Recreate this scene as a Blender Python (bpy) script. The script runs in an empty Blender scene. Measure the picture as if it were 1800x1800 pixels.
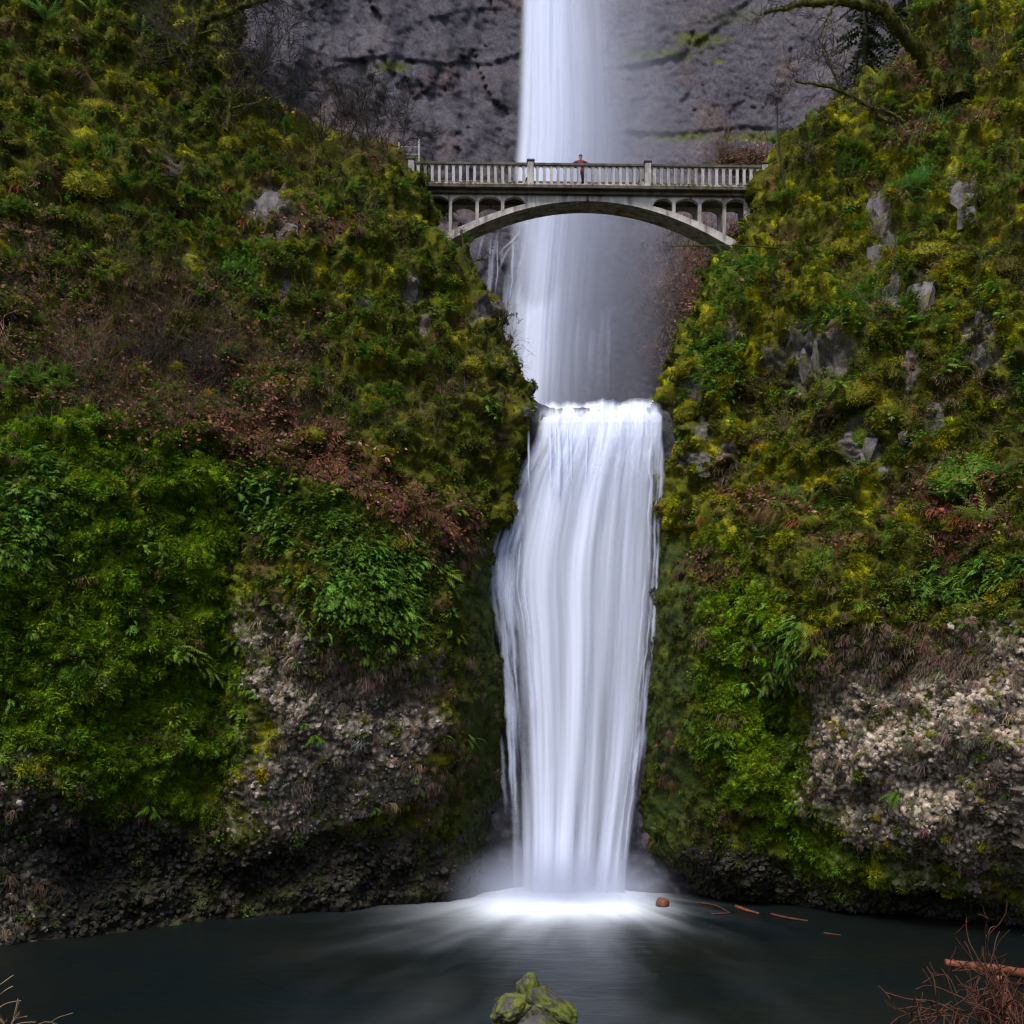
import bpy, bmesh, math, random
import numpy as np
from mathutils import Vector, Matrix

R = math.radians
rng = np.random.default_rng(11)
random.seed(11)
SC = bpy.context.scene
COL = SC.collection

# ------------------------------------------------------------------ camera
F = 1800.0            # focal length in photo pixels, metres otherwise
CAMZ, HY = 8.0, 1254.0
cam = bpy.data.cameras.new('camera'); cam.sensor_width = 36; cam.lens = 36
cam.shift_y = (HY - 900) / 1800.0
cam.clip_start = 0.1; cam.clip_end = 2000
camo = bpy.data.objects.new('camera', cam); COL.objects.link(camo)
camo.location = (0, 0, CAMZ); camo.rotation_euler = (R(90), 0, 0)
SC.camera = camo

# ------------------------------------------------------------------ light
SUN_EL, SUN_AZ = R(60), R(203)      # azimuth clockwise from +Y (north of scene)
w = bpy.data.worlds.new('World'); SC.world = w; w.use_nodes = True
nt = w.node_tree; nt.nodes.clear()
sky = nt.nodes.new('ShaderNodeTexSky'); sky.sky_type = 'NISHITA'; sky.sun_disc = False
sky.sun_elevation = SUN_EL; sky.sun_rotation = SUN_AZ
sky.air_density = 1.0; sky.dust_density = 3.0; sky.ozone_density = 2.0
bg = nt.nodes.new('ShaderNodeBackground'); bg.inputs[1].default_value = 0.088
wo = nt.nodes.new('ShaderNodeOutputWorld')
nt.links.new(sky.outputs[0], bg.inputs[0]); nt.links.new(bg.outputs[0], wo.inputs[0])
sl = bpy.data.lights.new('sun', 'SUN'); sl.energy = 1.5; sl.angle = R(18); sl.color = (1, .975, .955)
so = bpy.data.objects.new('sun', sl); COL.objects.link(so)
sd = Vector((math.sin(SUN_AZ) * math.cos(SUN_EL), math.cos(SUN_AZ) * math.cos(SUN_EL), math.sin(SUN_EL)))
so.rotation_euler = sd.to_track_quat('Z', 'Y').to_euler()
vs = SC.view_settings
vs.view_transform = 'Standard'; vs.look = 'None'; vs.exposure = 1.38; vs.gamma = 1.0; vs.use_curve_mapping = False
SC.render.engine = 'CYCLES'
cy = SC.cycles
cy.use_denoising = True; cy.filter_width = 1.2
cy.max_bounces = 5; cy.diffuse_bounces = 2; cy.glossy_bounces = 2; cy.transmission_bounces = 2
cy.transparent_max_bounces = 16; cy.volume_bounces = 1; cy.adaptive_threshold = .015
cy.volume_step_rate = 1.0

# ------------------------------------------------------------------ helpers
def at(px, py, d):
    """photo pixel + distance -> world point"""
    return Vector(((px - 900) * d / F, d, CAMZ + (HY - py) * d / F))

def at_np(px, py, d):
    return np.stack([(px - 900) * d / F, d + 0 * px, CAMZ + (HY - py) * d / F], -1)

def tag(o, label=None, cat=None, group=None, kind=None):
    if label: o['label'] = label
    if cat: o['category'] = cat
    if group: o['group'] = group
    if kind: o['kind'] = kind
    return o

def empty(name, loc=(0, 0, 0), rot=(0, 0, 0), scale=1.0):
    o = bpy.data.objects.new(name, None); COL.objects.link(o)
    o.empty_display_size = .2
    o.location = loc; o.rotation_euler = rot; o.scale = (scale,) * 3
    return o

def link(name, mesh, mat=None, parent=None, loc=None, rot=None, scale=None):
    o = bpy.data.objects.new(name, mesh); COL.objects.link(o)
    if mat is not None and len(mesh.materials) == 0: mesh.materials.append(mat)
    if parent is not None: o.parent = parent
    if loc is not None: o.location = loc
    if rot is not None: o.rotation_euler = rot
    if scale is not None: o.scale = scale if hasattr(scale, '__len__') else (scale,) * 3
    return o

def mesh_np(name, V, Q, smooth=True):
    """fast mesh from vertex array and face array (quads or tris)"""
    V = np.asarray(V, np.float32).reshape(-1, 3); Q = np.asarray(Q, np.int32)
    n = Q.shape[1]
    me = bpy.data.meshes.new(name)
    me.vertices.add(len(V)); me.vertices.foreach_set('co', V.ravel())
    me.loops.add(Q.size); me.loops.foreach_set('vertex_index', Q.ravel())
    me.polygons.add(len(Q)); me.polygons.foreach_set('loop_start', np.arange(0, Q.size, n, dtype=np.int32))
    me.polygons.foreach_set('use_smooth', np.full(len(Q), smooth))
    me.update(calc_edges=True); me.validate()
    return me

def grid_quads(nr, nc):
    i = np.arange(nr * nc).reshape(nr, nc)
    return np.stack([i[:-1, :-1], i[1:, :-1], i[1:, 1:], i[:-1, 1:]], -1).reshape(-1, 4)

def fattr(me, name, a):
    at_ = me.attributes.new(name, 'FLOAT', 'POINT'); at_.data.foreach_set('value', np.asarray(a, np.float32).ravel())

def cattr(me, name, c):
    c = np.asarray(c, np.float32).reshape(-1, 3)
    c4 = np.ones((len(c), 4), np.float32); c4[:, :3] = c
    at_ = me.attributes.new(name, 'FLOAT_COLOR', 'POINT'); at_.data.foreach_set('color', c4.ravel())

# ---- numpy noise
def _hash(ix, iy, iz, s):
    h = (ix * 374761393 + iy * 668265263 + iz * 2147483647 + s * 974711) & 0xffffffff
    h = ((h ^ (h >> 13)) * 1274126177) & 0xffffffff
    h = ((h ^ (h >> 16)) * 2246822519) & 0xffffffff
    return h ^ (h >> 15)

_G = rng.normal(size=(256, 3)); _G /= np.linalg.norm(_G, axis=1)[:, None]

def perlin(p, seed=0):
    sh = p.shape[:-1]; p = p.reshape(-1, 3).astype(np.float64)
    i = np.floor(p).astype(np.int64); f = p - i
    u = f * f * f * (f * (f * 6 - 15) + 10)
    out = 0
    for dx in (0, 1):
        wx = u[:, 0] if dx else 1 - u[:, 0]
        for dy in (0, 1):
            wy = u[:, 1] if dy else 1 - u[:, 1]
            for dz in (0, 1):
                wz = u[:, 2] if dz else 1 - u[:, 2]
                g = _G[_hash(i[:, 0] + dx, i[:, 1] + dy, i[:, 2] + dz, seed) & 255]
                out = out + wx * wy * wz * ((f[:, 0] - dx) * g[:, 0] + (f[:, 1] - dy) * g[:, 1] + (f[:, 2] - dz) * g[:, 2])
    return (out * 1.6).reshape(sh)

def fbm(p, oct=4, seed=0, gain=.5):
    a, s, t = 1.0, 0, 0
    for k in range(oct):
        s = s + a * perlin(p * 2.0 ** k, seed + k * 17); t += a; a *= gain
    return s / t

def worley(p, seed=0):
    """distance to nearest feature point and a per-cell random"""
    sh = p.shape[:-1]; p = p.reshape(-1, 3).astype(np.float64)
    i = np.floor(p).astype(np.int64)
    best = np.full(len(p), 9.0); rid = np.zeros(len(p))
    for dx in (-1, 0, 1):
        for dy in (-1, 0, 1):
            for dz in (-1, 0, 1):
                c = i + (dx, dy, dz)
                h = _hash(c[:, 0], c[:, 1], c[:, 2], seed)
                q = c + np.stack([(h & 255), (h >> 8) & 255, (h >> 16) & 255], 1) / 255.0
                d = ((p - q) ** 2).sum(1)
                m = d < best
                best[m] = d[m]; rid[m] = ((h >> 3) & 1023)[m] / 1023.0
    return np.sqrt(best).reshape(sh), rid.reshape(sh)

def sstep(a, b, x):
    t = np.clip((x - a) / (b - a), 0, 1); return t * t * (3 - 2 * t)

def curve(pts, x):
    pts = sorted(pts); a = np.array(pts, float)
    return np.interp(x, a[:, 0], a[:, 1])

def scurve(pts, x):
    """smoothed interpolation"""
    pts = sorted(pts); a = np.array(pts, float); w_ = 14.0
    return sum(np.interp(x + k * w_, a[:, 0], a[:, 1]) for k in (-2, -1, 0, 1, 2)) / 5

def blob(PX, PY, cx, cy, rx, ry, soft=.5, n=None):
    r = np.sqrt(((PX - cx) / rx) ** 2 + ((PY - cy) / ry) ** 2)
    if n is not None: r = r + n
    return 1 - sstep(1 - soft, 1 + soft * .4, r)

def poly_mask(PX, PY, poly, n=0, soft=25):
    """signed-distance style soft polygon"""
    poly = np.array(poly, float); x, y = PX.ravel(), PY.ravel()
    inside = np.zeros(len(x), bool); dist = np.full(len(x), 1e9)
    for a, b in zip(poly, np.roll(poly, -1, 0)):
        c = (a[1] > y) != (b[1] > y)
        with np.errstate(divide='ignore', invalid='ignore'):
            xi = (b[0] - a[0]) * (y - a[1]) / (b[1] - a[1] + 1e-9) + a[0]
        inside ^= c & (x < xi)
        ab = b - a; t = np.clip(((x - a[0]) * ab[0] + (y - a[1]) * ab[1]) / (ab @ ab), 0, 1)
        dist = np.minimum(dist, np.hypot(x - a[0] - t * ab[0], y - a[1] - t * ab[1]))
    s = np.where(inside, dist, -dist).reshape(PX.shape)
    return sstep(-soft, soft, s + n)

def lerp(a, b, t):
    return a + (b - a) * t[..., None]

def C(*v): return np.array(v, float)

# ------------------------------------------------------------------ materials
def new_mat(name):
    m = bpy.data.materials.new(name); m.use_nodes = True
    n = m.node_tree.nodes; n.clear()
    o = n.new('ShaderNodeOutputMaterial')
    return m, n, m.node_tree.links, o

def noise_node(n, l, scale, detail=4, rough=.6, vec=None, dist=0.0):
    t = n.new('ShaderNodeTexNoise'); t.inputs['Scale'].default_value = scale
    t.inputs['Detail'].default_value = detail; t.inputs['Roughness'].default_value = rough
    t.inputs['Distortion'].default_value = dist
    if vec is not None: l.new(vec, t.inputs['Vector'])
    return t

def ramp(n, l, src, a, b, ca=(0, 0, 0, 1), cb=(1, 1, 1, 1)):
    r = n.new('ShaderNodeValToRGB'); r.color_ramp.elements[0].position = a; r.color_ramp.elements[1].position = b
    r.color_ramp.elements[0].color = ca; r.color_ramp.elements[1].color = cb
    l.new(src, r.inputs[0]); return r

def mixc(n, l, fac, a, b, mode='MIX'):
    m = n.new('ShaderNodeMix'); m.data_type = 'RGBA'; m.blend_type = mode
    for sock, v in ((m.inputs[0], fac), (m.inputs[6], a), (m.inputs[7], b)):
        if isinstance(v, (int, float)): sock.default_value = v
        elif isinstance(v, tuple): sock.default_value = v
        else: l.new(v, sock)
    return m.outputs[2]

def plain(name, col, rough=.7, var=.25, scale=3.0, bump=.3, bscale=20.0, spec=.12, second=None):
    m, n, l, o = new_mat(name)
    b = n.new('ShaderNodeBsdfPrincipled'); b.inputs['Roughness'].default_value = rough
    b.inputs['Specular IOR Level'].default_value = spec
    tc = n.new('ShaderNodeTexCoord')
    t = noise_node(n, l, scale, 6, .65, tc.outputs['Object'])
    lo = tuple(c * (1 - var) for c in col) + (1,); hi = tuple(c * (1 + var) for c in col) + (1,)
    r = ramp(n, l, t.outputs[0], .3, .7, lo, hi)
    src = r.outputs[0]
    if second:
        t2 = noise_node(n, l, scale * .6, 5, .7, tc.outputs['Object'], .6)
        r2 = ramp(n, l, t2.outputs[0], second[1], second[1] + .12)
        src = mixc(n, l, r2.outputs[0], src, tuple(second[0]) + (1,))
    l.new(src, b.inputs['Base Color'])
    t3 = noise_node(n, l, bscale, 5, .6, tc.outputs['Object'])
    bp = n.new('ShaderNodeBump'); bp.inputs['Strength'].default_value = bump; bp.inputs['Distance'].default_value = .03
    l.new(t3.outputs[0], bp.inputs['Height']); l.new(bp.outputs[0], b.inputs['Normal'])
    l.new(b.outputs[0], o.inputs[0])
    return m

def cliff_material(name, bump=.6, fine=14.0, lo=.22, hi=1.75):
    m, n, l, o = new_mat(name)
    b = n.new('ShaderNodeBsdfPrincipled')
    geo = n.new('ShaderNodeNewGeometry'); pos = geo.outputs['Position']
    ac = n.new('ShaderNodeAttribute'); ac.attribute_name = 'col'
    aw = n.new('ShaderNodeAttribute'); aw.attribute_name = 'wet'
    t = noise_node(n, l, fine, 8, .72, pos)
    r = ramp(n, l, t.outputs[0], .28, .72, (lo, lo, lo, 1), (hi, hi, hi, 1))
    c1 = mixc(n, l, 1.0, ac.outputs['Color'], r.outputs[0], 'MULTIPLY')
    t2 = noise_node(n, l, 2.3, 5, .6, pos, .4)
    r2 = ramp(n, l, t2.outputs[0], .3, .7, (.8, .74, .7, 1), (1.2, 1.22, 1.2, 1))
    c2 = mixc(n, l, 1.0, c1, r2.outputs[0], 'MULTIPLY')
    l.new(c2, b.inputs['Base Color'])
    rr = n.new('ShaderNodeMapRange'); rr.inputs[3].default_value = .85; rr.inputs[4].default_value = .32
    l.new(aw.outputs['Fac'], rr.inputs[0]); l.new(rr.outputs[0], b.inputs['Roughness'])
    sp = n.new('ShaderNodeMath'); sp.operation = 'MULTIPLY_ADD'; sp.inputs[1].default_value = .22; sp.inputs[2].default_value = .02; l.new(aw.outputs['Fac'], sp.inputs[0]); l.new(sp.outputs[0], b.inputs['Specular IOR Level'])
    t3 = noise_node(n, l, fine * .8, 8, .75, pos)
    bp = n.new('ShaderNodeBump'); bp.inputs['Strength'].default_value = bump; bp.inputs['Distance'].default_value = .12
    l.new(t3.outputs[0], bp.inputs['Height']); l.new(bp.outputs[0], b.inputs['Normal'])
    l.new(b.outputs[0], o.inputs[0])
    return m

def plant_material(name, source, trans=.25, rough=.6):
    """source: 'INSTANCER' tint attribute, or an rgb tuple varied per object"""
    m, n, l, o = new_mat(name)
    sh = n.new('ShaderNodeAttribute'); sh.attribute_name = 'shade'
    if source == 'INSTANCER':
        a = n.new('ShaderNodeAttribute'); a.attribute_type = 'INSTANCER'; a.attribute_name = 'tint'
        col = a.outputs['Color']
    elif source == 'OBJECT':
        oi = n.new('ShaderNodeObjectInfo'); col = oi.outputs['Color']
    else:
        oi = n.new('ShaderNodeObjectInfo')
        lo = tuple(c * .7 for c in source) + (1,); hi = tuple(c * 1.25 for c in source) + (1,)
        col = mixc(n, l, oi.outputs['Random'], lo, hi)
    c = mixc(n, l, 1.0, col, sh.outputs['Color'], 'MULTIPLY')
    b = n.new('ShaderNodeBsdfPrincipled'); b.inputs['Roughness'].default_value = rough
    b.inputs['Specular IOR Level'].default_value = .08
    l.new(c, b.inputs['Base Color'])
    tr = n.new('ShaderNodeBsdfTranslucent'); l.new(c, tr.inputs[0])
    mx = n.new('ShaderNodeMixShader'); mx.inputs[0].default_value = trans
    l.new(b.outputs[0], mx.inputs[1]); l.new(tr.outputs[0], mx.inputs[2]); l.new(mx.outputs[0], o.inputs[0])
    return m

def water_veil_material(name, col=(.80, .85, 1.0)):
    m, n, l, o = new_mat(name)
    a = n.new('ShaderNodeAttribute'); a.attribute_name = 'alpha'
    d = n.new('ShaderNodeBsdfDiffuse'); d.inputs[0].default_value = col + (1,)
    t = n.new('ShaderNodeBsdfTranslucent'); t.inputs[0].default_value = col + (1,)
    mx = n.new('ShaderNodeMixShader'); mx.inputs[0].default_value = .35
    l.new(d.outputs[0], mx.inputs[1]); l.new(t.outputs[0], mx.inputs[2])
    tp = n.new('ShaderNodeBsdfTransparent')
    m2 = n.new('ShaderNodeMixShader'); l.new(a.outputs['Fac'], m2.inputs[0])
    l.new(tp.outputs[0], m2.inputs[1]); l.new(mx.outputs[0], m2.inputs[2]); l.new(m2.outputs[0], o.inputs[0])
    return m

M_CLIFF = cliff_material('mossy_basalt')
M_BACK = cliff_material('far_basalt', .8, 4.5, .55, 1.4)
M_PLANT_I = plant_material('ground_cover_leaves', 'INSTANCER')
M_PLANT_O = plant_material('leaves', 'OBJECT')
M_VEIL = water_veil_material('falling_water')
M_CONC = plain('weathered_concrete', (.38, .35, .33), .85, .4, 1.4, .25, 30, .1, ((.15, .12, .085), .56))
M_CONC_DARK = plain('stained_concrete', (.10, .085, .072), .85, .45, 1.6, .3, 25, .08, ((.05, .055, .015), .54))
M_BARK = plain('dark_bark', (.045, .036, .03), .85, .4, 6, .5, 30)
M_MOSSBARK = plain('mossy_bark', (.055, .058, .010), .9, .4, 5, .8, 30, .1, ((.04, .032, .02), .56))
M_TWIG = plain('bare_twigs', (.035, .027, .022), .8, .4, 4, .1, 30)
M_REDTWIG = plain('red_brown_twigs', (.06, .026, .016), .7, .5, 4, .1, 30, .1, ((.14, .10, .07), .62))
M_RED_WOOD = plain('red_bark_wood', (.13, .042, .02), .6, .7, 6, .6, 14, .15, ((.05, .03, .02), .56))
M_STEEL = plain('galvanised_steel', (.35, .36, .38), .5, .1, 4, .05, 30)

def streaks(m, col, amt):
    n, l = m.node_tree.nodes, m.node_tree.links
    b = [q for q in n if q.type == 'BSDF_PRINCIPLED'][0]; src = b.inputs['Base Color'].links[0].from_socket
    geo = n.new('ShaderNodeNewGeometry'); mp = n.new('ShaderNodeMapping'); mp.inputs['Scale'].default_value = (3.2, 3.2, .35); l.new(geo.outputs['Position'], mp.inputs[0])
    t = noise_node(n, l, 1.0, 5, .65, mp.outputs[0]); r = ramp(n, l, t.outputs[0], .45, .68, (0, 0, 0, 1), (amt, amt, amt, 1))
    l.new(mixc(n, l, r.outputs[0], src, col + (1,)), b.inputs['Base Color'])
streaks(M_CONC, (.075, .06, .042), .85); streaks(M_CONC_DARK, (.035, .03, .018), .8)

# ------------------------------------------------------------------ cliffs
LEFT_SIL = [(-200, 330), (0, 400), (90, 398), (150, 415), (185, 450), (225, 515), (255, 590), (290, 690), (310, 722), (350, 748),
            (400, 770), (440, 800), (480, 838), (520, 858), (570, 880), (640, 905), (700, 922), (722, 940), (770, 930),
            (830, 905), (900, 890), (960, 862), (1050, 860), (1200, 876), (1400, 880), (1560, 872), (1760, 865)]
RIGHT_SIL = [(-200, 1690), (0, 1625), (90, 1600), (130, 1560), (180, 1500), (240, 1425), (290, 1350), (320, 1338), (380, 1320),
             (430, 1280), (480, 1235), (550, 1200), (600, 1178), (650, 1168), (720, 1170), (800, 1172), (900, 1168),
             (1000, 1160), (1100, 1150), (1250, 1138), (1400, 1124), (1560, 1120), (1760, 1130)]
LEFT_V = [(-200, 17), (0, 13.5), (150, 11), (300, 8.6), (450, 5.8), (600, 3.5), (700, 1.8), (770, .5), (850, -.5), (950, -1.2), (1150, -1.35),
          (1300, -.9), (1430, -.1), (1520, .7), (1580, .6), (1680, .2), (1800, -.3)]
RIGHT_V = [(-200, 19), (0, 15), (150, 12), (300, 9), (400, 6.6), (500, 4.8), (600, 3.4), (700, 2.4), (800, 1.5), (880, .7), (930, -.5), (1000, -1.2),
           (1200, -1.5), (1350, -1.3), (1450, -.7), (1520, .3), (1570, 1.6), (1620, 2.2), (1800, 2.4)]

def left_depth(px, py):
    d0 = 44 + (np.maximum(px, -300) - 880) / 880 * 8.3 + np.where(px < -300, (px + 300) * .004, 0)
    V = scurve(LEFT_V, py)
    lo = sstep(700, 950, py)
    d = d0 + V
    d -= 1.3 * lo * blob(px, py, 620, 1130, 190, 330, .9)              # fern-topped knob
    d += 1.1 * lo * np.exp(-((px - 405 + (py - 1000) * .06) / 45.0) ** 2) * (1 - sstep(1350, 1500, py))   # groove beside it
    d += .9 * lo * blob(px, py, 270, 1050, 200, 330, .9)               # hollow green wall
    d -= 1.0 * blob(px, py, 30, 1500, 120, 260, .9)
    d += .8 * lo * sstep(760, 860, px)                                # tucks in beside the water
    d -= 1.0 * blob(px, py, 150, 330, 160, 130, .9) + .9 * blob(px, py, 560, 330, 150, 140, .9)
    d -= .8 * blob(px, py, 850, 640, 70, 160, .9)
    return d

def right_depth(px, py):
    d0 = 44.4 - (np.minimum(px, 2100) - 1140) / 660 * 8.3
    V = scurve(RIGHT_V, py)
    d = d0 + V
    d -= 1.1 * blob(px, py, 1480, 1060, 150, 170, .9)
    d -= 1.1 * blob(px, py, 1640, 1350, 240, 220, .9)
    d += 1.2 * np.exp(-((px - 1385 - (py - 1300) * .12) / 40.0) ** 2) * sstep(1130, 1250, py) * (1 - sstep(1480, 1600, py))
    d += .9 * sstep(1260, 1160, px) * sstep(860, 960, py)
    d -= 1.2 * blob(px, py, 1500, 620, 130, 170, .9)
    d += .8 * blob(px, py, 1400, 760, 90, 120, .9) + .7 * blob(px, py, 1720, 640, 80, 200, .9)
    d -= .8 * blob(px, py, 1250, 620, 70, 200, .9)
    # ledges that overhang: darker strip below each
    for (pts, dep, fall) in (([(1300, 905), (1420, 930), (1500, 905)], .4, 45), ([(1390, 575), (1460, 580)], .6, 45),
                             ([(1170, 930), (1260, 925)], .4, 30)):
        a = np.array(pts, float); yy = np.interp(px, a[:, 0], a[:, 1])
        inx = sstep(a[0, 0] - 30, a[0, 0] + 10, px) * (1 - sstep(a[-1, 0] - 10, a[-1, 0] + 30, px))
        t = py - yy
        d += dep * inx * sstep(-4, 6, t) * np.exp(-np.maximum(t, 0) / fall)
    return d

CL = {}
def build_cliff(side):
    L = side == 'left'
    sil = LEFT_SIL if L else RIGHT_SIL
    dep = left_depth if L else right_depth
    PYr = np.concatenate([np.linspace(-200, -10, 40), np.linspace(-7.5, 1660, 690), np.linspace(1668, 1760, 14)])
    nr = len(PYr)
    xs = curve(sil, PYr)
    xs = xs + (-20 if L else 30) * (1 - sstep(800, 870, PYr)) * sstep(300, 400, PYr) + 7 * fbm(np.stack([PYr / 60, 0 * PYr, 0 * PYr + (3 if L else 9)], -1), 3, 5)
    # columns measured in px from the silhouette, s<0 wraps round the corner
    span = 1450 if L else 1150
    inner = 960 if L else 660
    vis = np.concatenate([np.linspace(0, inner, int(inner / 2.5)), np.linspace(inner + 12, span, 44)])
    wrap = -np.linspace(1, 0.02, 46) ** 1.5 * 22.0
    nc = len(vis) + len(wrap)
    PX = np.zeros((nr, nc)); PY = np.repeat(PYr[:, None], nc, 1); D = np.zeros((nr, nc))
    sg = -1 if L else 1
    PX[:, len(wrap):] = xs[:, None] + sg * vis[None]
    # visible face with rounded shoulder
    Rr = 90.0
    t = np.clip(1 - vis / Rr, 0, 1)
    shoulder = 2.6 * (1 - np.sqrt(1 - (t * .985) ** 2))
    upper = 1 - .55 * sstep(650, 760, PYr)
    D[:, len(wrap):] = dep(PX[:, len(wrap):], PY[:, len(wrap):]) + shoulder[None] * upper[:, None]
    de = D[:, len(wrap)]
    D[:, :len(wrap)] = de[:, None] + (-wrap)[None]
    PX[:, :len(wrap)] = xs[:, None] + sg * (-wrap)[None] * (2.2)
    P = at_np(PX, PY, D)
    gu = np.gradient(P, axis=1); gv = np.gradient(P, axis=0)
    N = np.cross(gu, gv); N /= np.linalg.norm(N, axis=-1)[..., None] + 1e-9
    if N[nr // 2, nc // 2, 1] > 0: N = -N
    S = 0 if L else 50
    # ---- zones (what grows or lies where)
    nz = fbm(P * .8, 4, 3 + S); nz2 = fbm(P * .25, 3, 8 + S); fine = fbm(P * 3.2, 4, 12 + S)
    streak = fbm(P * np.array([3.0, 3.0, .5]), 3, 77 + S)
    j = nz * 60
    z = {}
    if L:
        rock = poly_mask(PX, PY, [(440, 1090), (500, 1080), (530, 1140), (620, 1165), (700, 1180), (765, 1160), (765, 1300), (730, 1400), (640, 1440), (520, 1450), (420, 1440), (415, 1380), (470, 1300), (445, 1200)], j * 1.7, 45)
        rock = np.maximum(rock, poly_mask(PX, PY, [(-200, 1320), (40, 1300), (75, 1400), (110, 1560), (60, 1670), (-200, 1700)], j, 40) * .45)
        for a in ((482, 380, 34, 55), (300, 298, 20, 12), (500, 520, 10, 30), (720, 520, 18, 25), (640, 545, 14, 18), (745, 575, 10, 20), (845, 545, 14, 22)):
            rock = np.maximum(rock, blob(PX, PY, *a, .5, nz * .8) * .9)
        basey = curve([(-300, 1330), (0, 1380), (150, 1420), (260, 1430), (400, 1480), (520, 1440), (700, 1440), (800, 1480), (880, 1350)], PX)
        base = sstep(-25, 40, PY - basey + j)
        green = poly_mask(PX, PY, [(-300, 760), (150, 740), (330, 800), (400, 830), (415, 1000), (440, 1200), (420, 1330), (330, 1440), (200, 1420), (60, 1320), (-300, 1300)], j, 40)
        fernz = np.maximum.reduce([blob(PX, PY, 470, 890, 60, 80, .6, nz), blob(PX, PY, 660, 1040, 120, 100, .6, nz), blob(PX, PY, 60, 860, 90, 60, .6, nz), blob(PX, PY, 40, 950, 40, 70, .6, nz),
                                   blob(PX, PY, 420, 475, 40, 40, .5, nz), blob(PX, PY, 70, 700, 60, 30, .6, nz), blob(PX, PY, 580, 910, 60, 40, .6, nz)])
        litter = np.maximum.reduce([poly_mask(PX, PY, [(-300, 470), (120, 500), (300, 560), (520, 590), (560, 690), (470, 760), (300, 780), (150, 720), (-300, 640)], j * 1.8, 40) * .5,
                                    poly_mask(PX, PY, [(330, 740), (520, 720), (700, 860), (830, 900), (800, 990), (700, 930), (560, 850), (420, 800)], j, 25),
                                    blob(PX, PY, 700, 285, 90, 20, .6, nz), blob(PX, PY, 560, 420, 120, 30, .6, nz * 1.5) * .5])
        wetg = sstep(775, 845, PX) * sstep(900, 980, PY)
    else:
        rock = poly_mask(PX, PY, [(1412, 1200), (1500, 1150), (1600, 1170), (1700, 1120), (2100, 1110), (2100, 1700), (1800, 1560), (1640, 1520), (1500, 1470), (1425, 1390)], j * 1.5, 45)
        for a in ((1545, 400, 22, 65), (1560, 540, 22, 34), (1690, 350, 30, 45), (1620, 520, 26, 40), (1430, 630, 60, 60), (1520, 790, 28, 45), (1570, 500, 14, 40), (1285, 590, 8, 30), (1232, 690, 14, 40), (1245, 760, 16, 22),
                  (1600, 650, 14, 40), (1480, 630, 16, 40), (1350, 640, 20, 30), (1235, 820, 40, 20), (1280, 790, 16, 20), (1700, 640, 12, 18), (1640, 740, 24, 34), (1730, 600, 40, 60)):
            rock = np.maximum(rock, blob(PX, PY, *a, .5, nz * .8) * .9)
        basey = curve([(1100, 1540), (1250, 1480), (1350, 1500), (1450, 1540), (1560, 1545), (1700, 1580), (1900, 1600)], PX)
        base = sstep(-25, 40, PY - basey + j)
        green = poly_mask(PX, PY, [(1230, 960), (1330, 1000), (1400, 1100), (1410, 1400), (1500, 1500), (1640, 1540), (1480, 1560), (1330, 1480), (1230, 1350), (1240, 1150)], j, 35)
        fernz = np.maximum.reduce([blob(PX, PY, 1300, 500, 60, 60, .6, nz) * .6, blob(PX, PY, 1260, 640, 50, 80, .6, nz) * .6, blob(PX, PY, 1620, 335, 30, 45, .5, nz), blob(PX, PY, 1500, 290, 40, 30, .5, nz),
                                   blob(PX, PY, 1700, 1020, 110, 50, .6, nz) * .6, blob(PX, PY, 1390, 1150, 30, 60, .6, nz) * .8, blob(PX, PY, 1560, 560, 90, 60, .5, nz) * .3])
        litter = np.maximum.reduce([blob(PX, PY, 1700, 900, 110, 70, .5, nz), blob(PX, PY, 1340, 900, 110, 32, .5, nz), blob(PX, PY, 1480, 960, 60, 22, .5, nz) * .6, blob(PX, PY, 1250, 1000, 60, 40, .5, nz) * .7,
                                    blob(PX, PY, 1640, 140, 120, 40, .6, nz) * .8, blob(PX, PY, 1600, 260, 60, 50, .6, nz) * .6])
        wetg = sstep(1285, 1205, PX) * sstep(900, 980, PY)
    rock = np.clip(rock * sstep(-.45, .2, fine + .35 + streak * .5), 0, 1)
    yel = sstep(.05, .45, fbm(P * .9, 3, 31 + S) + (.08 if not L else -.08)) * (1 - base)
    brown = sstep(.1, .45, fbm(P * .7, 4, 41 + S))
    dark = sstep(.05, .5, fbm(P * 1.3, 3, 51 + S))
    # ---- relief
    moss = np.clip(1 - rock - base, 0, 1)
    w1, id1 = worley(P * np.array([1.25, 1.25, 1.4]) + nz[..., None] * .5, 61 + S)
    w2, id2 = worley(P * np.array([3.0, 3.0, 3.3]) + fine[..., None] * .4, 63 + S)
    w3, id3 = worley(P * 5.5 + fine[..., None] * .5, 65 + S)
    h = 1.0 * nz2 * 1.3 + .55 * nz
    h += moss * (.50 * (.75 - w1) + .20 * (.7 - w2) * 1.0 + .10 * fine + .05 * fbm(P * 9, 2, 71 + S))
    h += (1 - moss) * (.16 * (.7 - w2) * sstep(.0, .9, id2 + .3) + .17 * (.6 - w3) * (.4 + id3) + .12 * fine)
    vert = perlin(P * np.array([1.1, 1.1, .12]), 81 + S)
    if not L: h += .5 * np.abs(vert) * (1 - sstep(850, 900, PY)) * sstep(300, 420, PY)   # columnar joints
    if L: h += .35 * np.abs(vert) * (1 - sstep(720, 780, PY))
    saw = (P[..., 2] / 2.3 + .9 * nz2 + .45 * nz + .25 * vert) % 1.0
    h += .42 * (1 - saw) ** 1.2 * sstep(0, .1, saw) * (1 - sstep(880, 960, PY)) * sstep(-.3, .2, nz)
    h *= (1 - .55 * wetg)
    P2 = P + N * h[..., None]
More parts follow.
